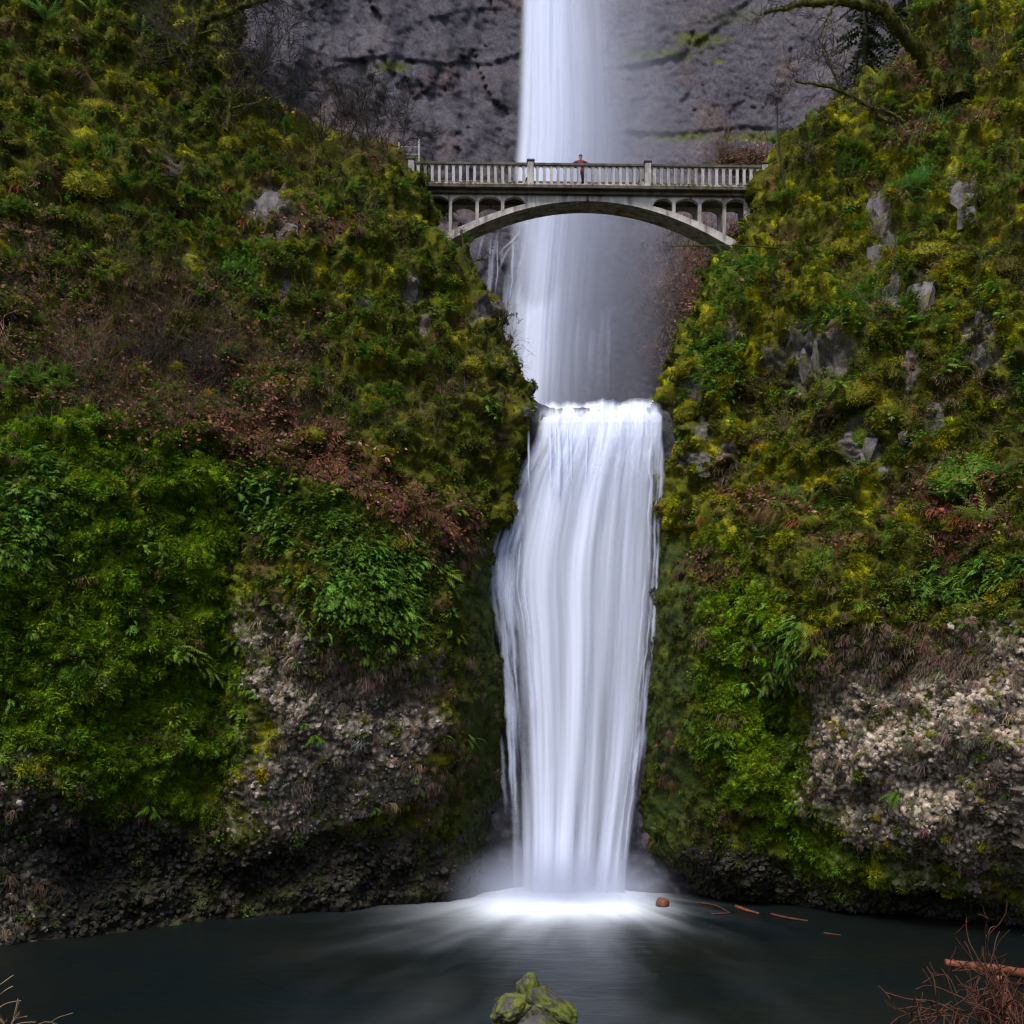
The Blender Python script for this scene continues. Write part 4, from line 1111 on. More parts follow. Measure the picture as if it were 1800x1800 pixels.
# ---- bare slabs and columns of basalt
def slab_mesh(seed):
    """fractured block: a cube cut by many random planes"""
    bm = bmesh.new(); r = random.Random(seed); bmesh.ops.create_cube(bm, size=2)
    for k in range(16):
        n_ = Vector((r.gauss(0, 1), r.gauss(0, .9), r.gauss(0, .55))).normalized(); p = n_ * r.uniform(.72, 1.05)
        g = bmesh.ops.bisect_plane(bm, geom=bm.verts[:] + bm.edges[:] + bm.faces[:], plane_co=p, plane_no=n_, clear_outer=True)
        bmesh.ops.holes_fill(bm, edges=[e_ for e_ in bm.edges if e_.is_boundary], sides=0)
    bmesh.ops.triangulate(bm, faces=bm.faces[:]); bmesh.ops.subdivide_edges(bm, edges=bm.edges[:], cuts=1)
    for v in bm.verts: v.co += Vector((r.gauss(0, .035), r.gauss(0, .05), r.gauss(0, .03)))
    bmesh.ops.recalc_face_normals(bm, faces=bm.faces[:])
    me = bpy.data.meshes.new('rock_slab'); bm.to_mesh(me); bm.free(); me.materials.append(M_SLAB); return me
M_SLAB = plain('grey_basalt', (.12, .105, .108), .8, .6, 1.4, .9, 5, .1, ((.075, .08, .014), .50))
M_SLAB.node_tree.nodes
SLABS = [slab_mesh(k) for k in range(5)]
for k, (px, py, wx, hy, dz) in enumerate([(1536, 385, 20, 42, .3), (1542, 455, 19, 30, .3), (1566, 430, 11, 40, .25), (1556, 545, 12, 22, .25), (1575, 545, 13, 24, .25), (1690, 345, 26, 30, .25), (1700, 380, 16, 18, .2), (1622, 530, 24, 40, .3), (1662, 510, 8, 12, .2),
                                      (1412, 630, 15, 38, .3), (1440, 620, 18, 42, .35), (1478, 630, 16, 38, .3), (1522, 800, 15, 34, .3), (1545, 830, 24, 12, .25), (1465, 845, 18, 14, .25), (1598, 640, 12, 28, .3), (1350, 640, 12, 28, .25), (1228, 690, 10, 26, .25),
                                      (1232, 735, 9, 22, .2), (1262, 810, 22, 16, .25), (1232, 825, 14, 12, .2), (1645, 735, 16, 24, .25), (1590, 770, 10, 14, .2), (478, 365, 26, 34, .3), (500, 410, 20, 28, .3), (455, 400, 12, 22, .25), (300, 298, 16, 10, .2),
                                      (722, 520, 14, 18, .25), (505, 500, 8, 20, .2), (648, 545, 12, 12, .2), (846, 545, 10, 18, .2), (930, 722, 14, 9, .3), (952, 717, 12, 6, .3)]):
    p, nrm, par = surf(px, py); s_ = p.y / F
    o = link('rock_slab', SLABS[k % 5], None, par, p - nrm * dz * .72, (random.uniform(-.2, .2), random.uniform(-.2, .2), math.atan2(nrm.x, -nrm.y) + random.uniform(-.25, .25)), (wx * s_, dz, hy * s_))

# ------------------------------------------------------------------ plants one can point to
FRONDS = {'sword': [single_frond('frond', .95, .085, 1.5, 100 + k, 14) for k in range(4)], 'fine': [single_frond('frond', .55, .075, 2.3, 110 + k, 10) for k in range(4)],
          'dead': [single_frond('frond', .8, .05, 3.4, 120 + k, 9) for k in range(3)]}
def place_fern(kind, px, py, scale, n, col, label, spread=1.0):
    scale *= {'sword': 1.5, 'fine': 1.05, 'dead': 1.15}[kind]
    p, nrm, par = surf(px, py); r = random.Random(px * 7 + py)
    q = (nrm + Vector((0, 0, .35 if kind == 'sword' else .1))).normalized()
    Y = (Vector((0, 0, 1)) - q * q.z).normalized(); X = Y.cross(q)
    M = Matrix((X, Y, q)).transposed().to_4x4(); M.translation = p + nrm * .03
    e = empty('sword_fern' if kind == 'sword' else ('dead_fern' if kind == 'dead' else 'hanging_fern')); e.matrix_world = M @ Matrix.Scale(scale, 4)
    tag(e, label, 'fern', 'ferns growing on the rock walls')
    ms = FRONDS[kind]
    for k in range(n):
        a = (k + .5) / n * 2 * math.pi + r.gauss(0, .3)
        if kind == 'sword': rx, ry = -.55 * math.sin(a) * spread - .25, .95 * math.cos(a) * spread; off = (0, 0, 0)
        elif kind == 'dead': rx, ry = r.uniform(-.3, .3), r.uniform(-.7, .7); off = (r.gauss(0, .14), r.gauss(0, .05), 0)
        else: rx, ry = r.uniform(-.8, .3), r.uniform(-.8, .8); off = (r.gauss(0, .22 * spread), r.gauss(0, .24 * spread), 0)
        o = link('frond', ms[k % len(ms)], None, e, off, (rx, ry, r.gauss(0, .2)), r.uniform(.75, 1.2))
        v = math.exp(r.gauss(0, .22)); o.color = (col[0] * v, col[1] * v, col[2] * v, 1)
BR, MD, BL, DK, RU, PL = (.13, .29, .03), (.10, .19, .022), (.12, .25, .05), (.06, .14, .02), (.20, .055, .025), (.27, .38, .06)
ferns = [
 ('fine', 420, 472, 1.25, 22, BR, 'bright green hanging fern mass below the bare grey rock on the left slope', 1.5),
 ('fine', 484, 672, 1.0, 16, BR, 'small vivid green fern tuft alone mid slope, left of the falls', 1.0),
 ('fine', 440, 868, 1.3, 18, BL, 'pale green fern drape starting at the top of the dark groove in the left wall', 1.4),
 ('fine', 485, 905, 1.4, 20, BL, 'largest pale green fern drape at the right of the green hollow wall', 1.5),
 ('fine', 575, 915, 1.0, 14, BL, 'pale fern below the brown leaf band on the left wall', 1.2),
 ('fine', 640, 975, 1.1, 16, MD, 'upper fern of the thick cluster over the left bare rock', 1.3),
 ('fine', 690, 1010, 1.2, 18, MD, 'fern on the right shoulder of the mossy knob left of the falls', 1.4),
 ('fine', 700, 1085, 1.3, 22, BR, 'dense green fern curtain hanging over the bare grey face left of the falls', 1.6),
 ('fine', 610, 1075, 1.1, 16, BR, 'green fern hanging over the upper left of the bare grey face', 1.3),
 ('fine', 745, 1050, 1.1, 14, MD, 'fern at the right edge of the mossy knob nearest the lower falls on the left', 1.2),
 ('fine', 535, 1100, 1.0, 14, MD, 'fern drooping beside the pale strip of rock on the left knob', 1.1),
 ('fine', 95, 838, 1.4, 18, MD, 'big bluish green fern clump at the left edge above the green wall', 1.5),
 ('fine', 30, 880, 1.3, 16, DK, 'dark fern clump at the far left edge halfway up', 1.4),
 ('fine', 75, 690, 1.2, 14, BL, 'blue green fern at the far left under the brown litter', 1.3),
 ('fine', 22, 520, 1.0, 14, BR, 'bright fern tuft at the far left edge above the brown litter', 1.1),
 ('fine', 50, 445, 1.2, 16, MD, 'fern hanging below moss humps at the left edge', 1.2),
 ('fine', 110, 550, .9, 12, BL, 'small fern within the brown litter at far left', 1.1),
 ('fine', 185, 272, .9, 12, BL, 'small blue green fern tuft high on the left slope', 1.0),
 ('fine', 125, 352, 1.0, 14, MD, 'fern growing out of a moss hump high on the left slope', 1.1),
 ('fine', 500, 298, 1.0, 14, MD, 'fern below the left skyline above the bare grey rock', 1.1),
 ('fine', 440, 288, .9, 12, DK, 'dark fern beside the rusty dead fern on the left slope', 1.0),
 ('fine', 645, 378, 1.0, 14, MD, 'fern under the left end of the bridge approach', 1.1),
 ('fine', 705, 645, .9, 12, MD, 'upper of two ferns on the left slope near the falls lip', 1.0),
 ('fine', 690, 700, 1.0, 14, MD, 'lower of two ferns on the left slope near the falls lip', 1.1),
 ('fine', 862, 720, 1.1, 16, BR, 'bright fern beside the lip of the lower falls on its left', 1.1),
 ('fine', 495, 608, 1.0, 14, MD, 'fern cluster left of centre on the left slope above the litter', 1.0),
 ('fine', 430, 682, .9, 12, BL, 'pale fern left of the small vivid green tuft', 1.0),
 ('fine', 790, 440, .9, 12, DK, 'dark fern by the left foot of the bridge arch', 1.0),
 ('sword', 80, 35, 1.0, 10, BL, 'sword fern in the top left corner', 1.0),
 ('sword', 160, 22, .9, 9, PL, 'pale sword fern at the top edge, left corner', 1.0),
 ('sword', 250, 60, .9, 9, BL, 'sword fern near the top edge left of the mossy branches', 1.0),
 ('dead', 402, 335, .9, 16, RU, 'rusty dead fern skirt below the dark fern high on the left slope', 1.0),
 ('dead', 428, 395, .9, 16, RU, 'rusty dead fern skirt left of the bare grey rock', 1.0),
 ('dead', 28, 335, .9, 14, RU, 'rusty dead fern at the far left edge', 1.0),
 ('sword', 1384, 886, .75, 9, BL, 'sword fern on the brown ledge right of the falls', 1.0),
 ('sword', 1418, 890, .75, 9, PL, 'pale sword fern next along the brown ledge right of the falls', 1.0),
 ('sword', 1325, 895, .6, 8, BL, 'left small sword fern on the brown ledge close to the falls', 1.0),
 ('sword', 1450, 925, .7, 8, PL, 'pale sword fern just below the brown ledge', 1.0),
 ('sword', 1270, 940, .5, 7, BL, 'smallest sword fern beside the falls below the ledge', 1.0),
 ('sword', 1672, 882, 1.0, 10, BL, 'blue green sword fern above red dead fronds at right', 1.0),
 ('sword', 1728, 918, 1.15, 11, PL, 'large pale sword fern over red dead fronds at the right edge', 1.1),
 ('sword', 1760, 835, .8, 8, BL, 'dark sword fern on the bright moss bank at the right edge', 1.0),
 ('fine', 1620, 320, 1.15, 20, (.12, .30, .09), 'blue green fern drape high on the right wall', 1.3),
 ('fine', 1610, 350, 1.0, 14, (.12, .28, .08), 'lower end of the blue green fern drape on the right wall', 1.1),
 ('fine', 1500, 290, 1.0, 14, MD, 'fern on the right skyline above the tall grey slab', 1.1),
 ('fine', 1470, 545, 1.1, 16, BR, 'bright fern left of the paired grey slabs on the right wall', 1.1),
 ('fine', 1775, 1010, 1.3, 20, BL, 'big drooping blue green fern at the right edge', 1.1),
 ('fine', 1690, 1040, 1.1, 14, MD, 'drooping green fern left of the big fern at the right edge', 1.1),
 ('fine', 1395, 1140, 1.1, 14, MD, 'fern hanging in the groove beside the pale rock face', 1.1),
 ('fine', 1250, 455, 1.0, 14, MD, 'fern below the right foot of the bridge arch', 1.1),
 ('fine', 1255, 590, 1.0, 14, MD, 'fern on the right wall level with the middle of the gap', 1.1),
 ('fine', 1270, 650, 1.0, 14, BR, 'bright fern on the right wall above the falls lip', 1.1),
 ('fine', 1640, 385, .9, 10, BR, 'light green fern right of the tall grey slab', 1.0),
 ('sword', 1555, 150, .8, 9, PL, 'pale sword fern on the right skyline below the leaning mossy trunk', 1.0),
 ('sword', 1690, 185, .8, 9, MD, 'sword fern under the ivy covered trunk', 1.0),
 ('sword', 1655, 225, .7, 8, BL, 'sword fern among brown leaves high on the right', 1.0),
 ('dead', 1690, 920, 1.1, 22, RU, 'red brown dead fern skirt below the blue green sword fern at right', 1.0),
 ('dead', 1640, 905, .9, 16, RU, 'left red brown dead fern skirt near the right edge', 1.0),
 ('dead', 1400, 918, .8, 16, RU, 'rusty dead fronds under the ledge ferns right of the falls', 1.0),
 ('dead', 1240, 905, .7, 14, RU, 'rusty dead fronds on the ledge beside the falls', 1.0),
 ('dead', 1745, 210, .9, 14, RU, 'rusty dead fern high at the right edge', 1.0),
]
for f in ferns: place_fern(*f)

def cushion_mesh(seed):
    bm = bmesh.new(); bmesh.ops.create_icosphere(bm, subdivisions=3, radius=1.0)
    co = np.array([v.co[:] for v in bm.verts]); k = .35 * fbm(co * 1.3 + seed * 5.3, 3, 150) + .12 * fbm(co * 4 + seed, 2, 151)
    co = co * (1 + k)[:, None]; co[:, 2] *= .72
    T = []; S = []; r = random.Random(seed)
    V = [Vector(c) for c in co]
    for f in bm.faces:
        T.append(tuple(V[v.index] for v in f.verts)); S.append(r.uniform(.6, .85))
        c = sum((V[v.index] for v in f.verts), Vector()) / 3; n_ = c.normalized()
        for _ in range(6):
            q = c + Vector((r.gauss(0, .07), r.gauss(0, .07), r.gauss(0, .07))); d = (n_ + Vector((r.gauss(0, .5), r.gauss(0, .5) - .3, r.gauss(0, .5)))).normalized(); sd_ = d.cross(Vector((r.gauss(0, 1), r.gauss(0, 1), r.gauss(0, 1)))).normalized() * .035
            T.append((q - sd_, q + sd_, q + d * .17)); S.append(r.uniform(.7, 1.35))
    bm.free()
    return tri_mesh('moss_cushion', T, S, M_PLANT_O)
CUSH = [cushion_mesh(k) for k in range(5)]
YM, GM, OM = (.21, .20, .010), (.10, .15, .012), (.13, .115, .012)
cushions = [
 (1490, 430, 26, YM, 'round yellow moss cushion left of the tall grey slab'), (1622, 437, 34, YM, 'big bright yellow moss cushion right of the tall grey slab'), (1668, 455, 26, YM, 'yellow moss cushion just right of the big bright one'),
 (1500, 690, 24, YM, 'upright yellow green moss cushion mid right wall'), (1512, 768, 20, GM, 'smooth green moss cap on the grey rock, right wall'), (1476, 742, 12, YM, 'small round moss cushion left of the grey rock, right wall'),
 (1540, 725, 16, YM, 'yellow moss cushion above the green moss cap'), (1602, 735, 22, OM, 'olive moss cushion right of the green moss cap'), (1375, 868, 26, GM, 'tall green moss cushion on the ledge right of the falls'),
 (1440, 985, 40, GM, 'broad green moss mound below the ledge on the right'), (1560, 950, 34, GM, 'green moss mound in the middle of the right wall'), (1700, 830, 50, (.09, .17, .012), 'wide bright green moss bank at the right edge'),
 (1240, 560, 20, YM, 'yellow moss cushion on the right rim of the gap'), (1200, 645, 22, YM, 'yellow moss cushion above the falls lip on the right rim'), (1205, 720, 26, YM, 'yellow moss cushion beside the falls lip on its right'),
 (1535, 250, 22, OM, 'olive moss cushion on the right skyline'), (1640, 610, 24, OM, 'olive moss cushion right of the column rocks'), (1545, 480, 16, YM, 'small yellow moss cushion under the tall grey slab'), (1410, 1115, 26, YM, 'yellow moss cushion at the corner above the pale rock face'),
 (1480, 330, 20, OM, 'olive moss cushion near the right bridge end'), (1690, 1005, 26, GM, 'moss cushion above the drooping ferns at right'), (1760, 465, 30, OM, 'olive moss cushion high at the right edge'), (1415, 740, 22, GM, 'green moss cushion in the recess of the right wall'),
 (165, 185, 24, YM, 'yellow moss cushion high on the left slope'), (140, 110, 22, OM, 'olive moss cushion near the top left corner'), (160, 320, 34, YM, 'broad yellow moss hump on the upper left slope'), (215, 360, 24, GM, 'green moss hump right of the broad yellow hump'),
 (310, 272, 18, YM, 'yellow moss cushion above the small grey stone'), (40, 150, 26, OM, 'olive moss cushion at the far left near the top'), (440, 212, 24, YM, 'yellow moss cushion by the mossy sapling'), (405, 250, 20, YM, 'moss cushion at the foot of the mossy sapling'),
 (20, 250, 18, OM, 'small olive moss cushion at the far left edge'), (510, 345, 22, YM, 'yellow moss cushion right of the bare grey rock top'), (515, 430, 16, YM, 'small yellow moss cushion under the bare grey rock'), (162, 580, 18, YM, 'moss cushion in the brown litter on the left'),
 (365, 548, 16, YM, 'small yellow moss cushion above the bare bush'), (650, 590, 20, OM, 'olive moss cushion mid left slope toward the gap'), (840, 640, 22, YM, 'yellow moss cushion on the left rim of the gap'), (545, 760, 20, YM, 'yellow moss cushion along the leaf band left of the falls'),
 (140, 1185, 30, (.085, .17, .012), 'bright green moss cushion low on the green wall'), (95, 1190, 18, (.085, .16, .012), 'small green moss cushion left of the larger one, low on the green wall'), (260, 810, 26, GM, 'green moss brow at the top of the green hollow wall'), (550, 1010, 24, OM, 'olive moss cushion among ferns on the left knob'),
 (800, 815, 26, OM, 'olive moss mound beside the left edge of the lower falls'), (870, 530, 18, YM, 'small yellow moss cushion on the left rim below the twig'),
]
for k, (px, py, rpx, col, lab) in enumerate(cushions):
    p, nrm, par = surf(px, py); s_ = rpx * p.y / F
    q = (nrm + Vector((0, 0, .3))).normalized(); Y = (Vector((0, 0, 1)) - q * q.z).normalized(); X = Y.cross(q)
    M = Matrix((X, Y, q)).transposed().to_4x4(); M.translation = p - nrm * s_ * .25
    o = link('moss_cushion', CUSH[k % 5]); o.matrix_world = M @ Matrix.Diagonal((s_ * random.uniform(.9, 1.25), s_ * random.uniform(.75, 1.05), s_ * .8, 1)); o.data.materials
    v = random.uniform(.75, 1.1); o.color = (col[0] * v, col[1] * v, col[2] * v, 1)
    tag(o, lab, 'moss', 'moss cushions on the rock walls')

# ------------------------------------------------------------------ trees, branches and shrubs
def tube(bm, pts, rad, sides=5):
    rings = []
    for i, p in enumerate(pts):
        d = (pts[min(i + 1, len(pts) - 1)] - pts[max(i - 1, 0)]).normalized(); a = d.cross(Vector((.31, .2, .93))).normalized(); b2 = d.cross(a)
        rings.append([bm.verts.new(p + (a * math.cos(2 * math.pi * k / sides) + b2 * math.sin(2 * math.pi * k / sides)) * rad[i]) for k in range(sides)])
    for r0, r1 in zip(rings[:-1], rings[1:]):
        for k in range(sides):
            f = bm.faces.new((r0[k], r0[(k + 1) % sides], r1[(k + 1) % sides], r1[k])); f.smooth = True
def smooth_pts(ctrl, n):
    a = np.array([c[:] for c in ctrl]); t = np.linspace(0, 1, len(a)); s = np.linspace(0, 1, n)
    q = np.stack([np.interp(s, t, a[:, k]) for k in range(3)], 1)
    for _ in range(2): q[1:-1] = (q[:-2] + 2 * q[1:-1] + q[2:]) / 4
    return [Vector(v) for v in q]
def finish(bm, name, mat, parent):
    me = bpy.data.meshes.new(name); bm.to_mesh(me); bm.free(); return link(name, me, mat, parent)
def grow(bm, p, d, L, r0, lv, r, maxlv, up=.05, sides=4, jit=.22, nb=4):
    n = 6; pts = [p.copy()]; dd = d.copy()
    for i in range(n):
        dd = (dd + Vector((r.gauss(0, jit), r.gauss(0, jit), r.gauss(0, jit) + up))).normalized(); pts.append(pts[-1] + dd * L / n)
    rads = [max(.011, r0 * (1 - .75 * i / n)) for i in range(n + 1)]
    tube(bm, pts, rads, max(3, sides))
    if lv < maxlv:
        for k in range(nb):
            i = r.randint(1, n); c = pts[i]; q = (dd + Vector((r.gauss(0, .7), r.gauss(0, .7), r.gauss(0, .6)))).normalized()
            grow(bm, c, q, L * r.uniform(.45, .7), rads[i] * .6, lv + 1, r, maxlv, up, 3, jit, nb)
MOSSB = [tuft_mesh('moss', 60, .10, .05, 300 + k, M_PLANT_I) for k in range(2)]
def fuzz(parent, pts, rads, per, seed, tint=(.10, .10, .012), sc=1.0):
    r = np.random.default_rng(seed); P_, N_, S_ = [], [], []
    for i in range(len(pts) - 1):
        a, b_ = np.array(pts[i]), np.array(pts[i + 1]); n_ = max(1, int(per * np.linalg.norm(b_ - a)))
        for _ in range(n_):
            t_ = r.random(); d_ = r.normal(size=3) + np.array([0, -.2, .5]); ax = (b_ - a) / (np.linalg.norm(b_ - a) + 1e-9); d_ -= ax * (d_ @ ax); d_ /= np.linalg.norm(d_) + 1e-9
            P_.append(a + (b_ - a) * t_ + d_ * rads[i] * .9); N_.append(d_); S_.append(min(1.6, (.35 + rads[i] * 4) * sc) * r.uniform(.6, 1.3))
    P_ = np.array(P_); return scatter('moss', MOSSB, P_, euler_frames(np.array(N_), 0, 1.0), np.array(S_), tints(np.array(tint), len(P_), .35), parent=parent)
def bare_shrub(name, px, py, d, h, n, seed, label, cat='shrub', mat=None, lean=(0, 0), maxlv=2, r0=.034, root=None, spread=.35, nb=4):
    p = at(px, py, d) if d else surf(px, py)[0] ; r = random.Random(seed); e = empty(name, p); tag(e, label, cat)
    for k in range(n):
        bm = bmesh.new(); dr = Vector((lean[0] + r.gauss(0, spread), lean[1] + r.gauss(0, spread * .6), 1)).normalized()
        grow(bm, Vector((r.gauss(0, .12), r.gauss(0, .08), -.15)), dr, h * r.uniform(.6, 1.05), r0 * r.uniform(.7, 1.2), 0, r, maxlv, .05, 4, .16, nb)
        finish(bm, 'stem', mat or M_TWIG, e)
    return e
def limb_tree(name, label, limbs, mat, cat='tree', tw=None, seed=0):
    """limbs: list of (part name, control points (px,py,d), r0, r1)"""
    base = at(*limbs[0][1][0]); e = empty(name, base); tag(e, label, cat); r = random.Random(seed)
    for nm, ctrl, r0, r1 in limbs:
        pts = [at(*c) - base for c in ctrl]; q = smooth_pts(pts, 14); q = [v + Vector((r.gauss(0, r0 * .25), r.gauss(0, r0 * .25), r.gauss(0, r0 * .25))) for v in q]
        bm = bmesh.new(); tube(bm, q, [(r0 + (r1 - r0) * i / 13) * r.uniform(.85, 1.2) for i in range(14)], 8 if r0 > .08 else 5); finish(bm, nm, mat, e)
        if mat is M_MOSSBARK and r0 > .025: fuzz(e, q, list(np.linspace(r0, r1, 14)), 34 if r0 > .15 else 22, int(r0 * 1000) + len(q) + seed * 31)
        if tw:
            bm = bmesh.new()
            for k in range(tw[0]):
                i = r.randint(4, 13); grow(bm, q[i], ((q[min(i + 1, 13)] - q[i - 1]).normalized() + Vector((r.gauss(0, .7), r.gauss(0, .5), r.gauss(0, .6)))).normalized(), tw[1] * r.uniform(.5, 1.2), tw[2], 1, r, 3, .03, 3, .2, 3)
            t_ = finish(bm, 'twigs', M_TWIG, e); t_['kind'] = 'stuff'
    return e
# right: leaning mossy tree, its neighbour with ivy, low branch, thin saplings
limb_tree('mossy_tree', 'leaning moss covered tree arching left from the top of the right wall', [
    ('trunk', [(1655, 170, 48.6), (1632, 120, 49), (1614, 84, 49), (1588, 58, 48.6), (1560, 28, 48.3), (1525, 8, 48)], .34, .2), ('limb', [(1530, 10, 48), (1470, 0, 48), (1420, 6, 48), (1380, 16, 48), (1345, 22, 48)], .20, .05),
    ('limb', [(1545, 20, 48), (1520, -30, 48), (1490, -80, 48)], .16, .08), ('limb', [(1470, 2, 48), (1450, 40, 47.6), (1440, 75, 47.5)], .05, .02)], M_MOSSBARK, tw=(9, 1.5, .02), seed=3)
limb_tree('ivy_tree', 'upright trunk wrapped in dark leaves at the top right', [('trunk', [(1688, 170, 48.5), (1683, 80, 49), (1680, 30, 49), (1676, -40, 49), (1672, -110, 49)], .42, .36)], M_MOSSBARK, seed=4)
limb_tree('mossy_branch', 'mossy branch reaching left with fine bare twigs over the right wall', [
    ('limb', [(1560, 215, 47), (1520, 180, 47), (1480, 160, 46.6), (1440, 150, 46.5), (1400, 142, 46.4)], .10, .04), ('limb', [(1480, 160, 46.6), (1462, 120, 46.5), (1448, 80, 46.5)], .05, .02), ('limb', [(1590, 215, 46.5), (1560, 195, 46.5), (1530, 190, 46.3)], .07, .04)], M_MOSSBARK, 'branch', tw=(10, 1.5, .016), seed=5)
limb_tree('bare_sapling', 'thin bare sapling standing at the right end of the bridge', [('trunk', [(1380, 330, 49.5), (1368, 260, 49.5), (1366, 190, 49.5), (1372, 150, 49.5)], .05, .015)], M_TWIG, tw=(10, 1.0, .014), seed=6)
limb_tree('fallen_mossy_stick', 'thin mossy stick poking left below the right end of the arch', [('stem', [(1370, 436, 46.5), (1310, 432, 46.7), (1270, 431, 47), (1175, 434, 47.4)], .035, .012)], M_MOSSBARK, 'stick', seed=7)
# left: mossy branches at the top, mossy sapling, twigs at the gap rim
limb_tree('mossy_tree', 'mossy tree with limbs crossing the top of the picture left of the upper falls', [
    ('trunk', [(325, 190, 48), (335, 120, 49), (345, 70, 49), (360, 30, 48.5), (385, -40, 48.5)], .22, .16), ('limb', [(360, 35, 48.5), (400, 22, 48), (440, 8, 48), (480, -10, 48)], .16, .10), ('limb', [(350, 60, 48.5), (385, 50, 48), (402, 80, 48), (415, 125, 48)], .06, .03),
    ('limb', [(300, 100, 48.2), (292, 60, 48.2), (288, 35, 48.2)], .06, .03), ('limb', [(340, 95, 48.2), (325, 75, 48.2), (310, 85, 48.2)], .05, .03)], M_MOSSBARK, tw=(16, 2.2, .02), seed=8)
limb_tree('mossy_sapling', 'yellow mossy forked sapling standing on the left slope skyline', [('trunk', [(398, 232, 46.5), (404, 205, 46.5), (406, 180, 46.5), (404, 160, 46.5)], .12, .07), ('limb', [(405, 192, 46.5), (425, 186, 46.4), (460, 180, 46.4)], .05, .02), ('limb', [(405, 178, 46.5), (420, 164, 46.4), (440, 154, 46.4)], .045, .02)], M_MOSSBARK, 'sapling', tw=(8, 1.4, .016), seed=9)
limb_tree('mossy_sapling', 'crooked mossy twig on the left rim just below the arch foot', [('trunk', [(828, 480, 47.6), (822, 460, 47.6), (815, 440, 47.6), (810, 405, 47.6)], .06, .035), ('limb', [(822, 462, 47.6), (840, 458, 47.5), (855, 448, 47.5)], .03, .012)], M_MOSSBARK, 'sapling', tw=(4, .6, .012), seed=10)
limb_tree('bare_sapling', 'tiny bare twig leaning over the gap from the left rim', [('stem', [(872, 580, 46.6), (885, 560, 46.5), (900, 550, 46.4)], .025, .01)], M_TWIG, 'sapling', tw=(5, .6, .01), seed=11)
for k, (px, py, d, h, n, lean, lab) in enumerate([(560, 255, 51, 3.0, 4, (.1, 0), 'bare dark shrub on the left skyline, leftmost of the row'), (655, 285, 51.5, 4.2, 5, (.0, 0), 'tallest bare dark shrub left of the bridge'), (690, 300, 51.8, 3.4, 4, (.3, 0), 'bare shrub leaning toward the left bridge end'),
                                             (600, 262, 51.2, 2.6, 4, (.3, 0), 'low bare shrub between two taller ones on the left skyline'), (475, 215, 49.5, 3.4, 5, (.35, 0), 'bare dark bush leaning right on the upper left skyline'), (430, 175, 49, 3.6, 5, (.4, 0), 'dense bare bush below the mossy limbs on the left skyline')]):
    bare_shrub('bare_shrub', px, py, d, h, n, 40 + k, lab, lean=lean, maxlv=3, nb=4)
bare_shrub('bare_bush', 262, 650, 0, 2.0, 6, 60, 'grey brown bare bush in the middle of the left slope', maxlv=3, spread=.6, r0=.02)
bare_shrub('bare_bush', 370, 690, 0, 1.8, 6, 61, 'smaller grey brown bare bush right of the large one on the left slope', maxlv=3, spread=.6, r0=.018)
bare_shrub('bare_shrub', 1420, 280, 48.5, 1.9, 4, 62, 'bare shrub on the right skyline above the bridge end', maxlv=3, lean=(-.3, 0), nb=3)

# ivy leaves on the trunk, conifer behind
e = [o for o in COL.objects if o.name.startswith('ivy_tree')][0]
LV = [leafy_mesh('ivy_leaves', 60, .32, .10, 170 + k, M_PLANT_O) for k in range(3)]; r = random.Random(3)
for k in range(46):
    z = r.uniform(-1.2, 4.6); a = r.uniform(0, 2 * math.pi); o = link('ivy_leaves', LV[k % 3], None, e, (-.02 * z + .40 * math.sin(a), -.40 * math.cos(a), z), (R(90), 0, a), r.uniform(.6, 1.0)); v = r.uniform(.7, 1.2); o.color = (.035 * v, .075 * v, .018 * v, 1)
def conifer(px, py, d, h, rad, seed, label):
    r = random.Random(seed); e = empty('conifer', at(px, py, d)); tag(e, label, 'tree')
    bm = bmesh.new(); tube(bm, [Vector((0, 0, z)) for z in np.linspace(-1, h, 8)], list(np.linspace(.22, .03, 8)), 7); finish(bm, 'trunk', M_BARK, e)
    T = []; S = []
    for k in range(130):
        z = h * r.uniform(.08, 1) ; L = rad * (1 - .75 * z / h) * r.uniform(.6, 1.1); a = r.uniform(0, 2 * math.pi); d_ = Vector((math.cos(a), math.sin(a), -.1)); p = Vector((0, 0, z)); n = 10; s0 = r.uniform(.6, 1.3)
        for i in range(n):
            d_ = (d_ + Vector((r.gauss(0, .06), r.gauss(0, .06), -.05))).normalized(); q = p + d_ * L / n; sd_ = d_.cross(Vector((0, 0, 1))).normalized()
            if i > 1:
                for sg in (-1, 1):
                    for _ in range(3):
                        l_ = .32 * (1 - .5 * i / n) * r.uniform(.6, 1.3); t_ = p + (sd_ * sg * .85 + d_ * .6 + Vector((0, 0, r.gauss(-.15, .25)))).normalized() * l_; T.append((p, q, t_)); S.append(s0 * r.uniform(.7, 1.3))
            p = q
    me = tri_mesh('crown', T, S, M_PLANT_O); o = link('crown', me, None, e); o.color = (.05, .09, .04, 1)
conifer(1520, 140, 60, 9.5, 2.6, 1, 'soft green conifer behind the leaning mossy tree'); conifer(1600, 110, 62, 11, 2.4, 2, 'dark conifer between the leaning trunk and the ivy trunk')

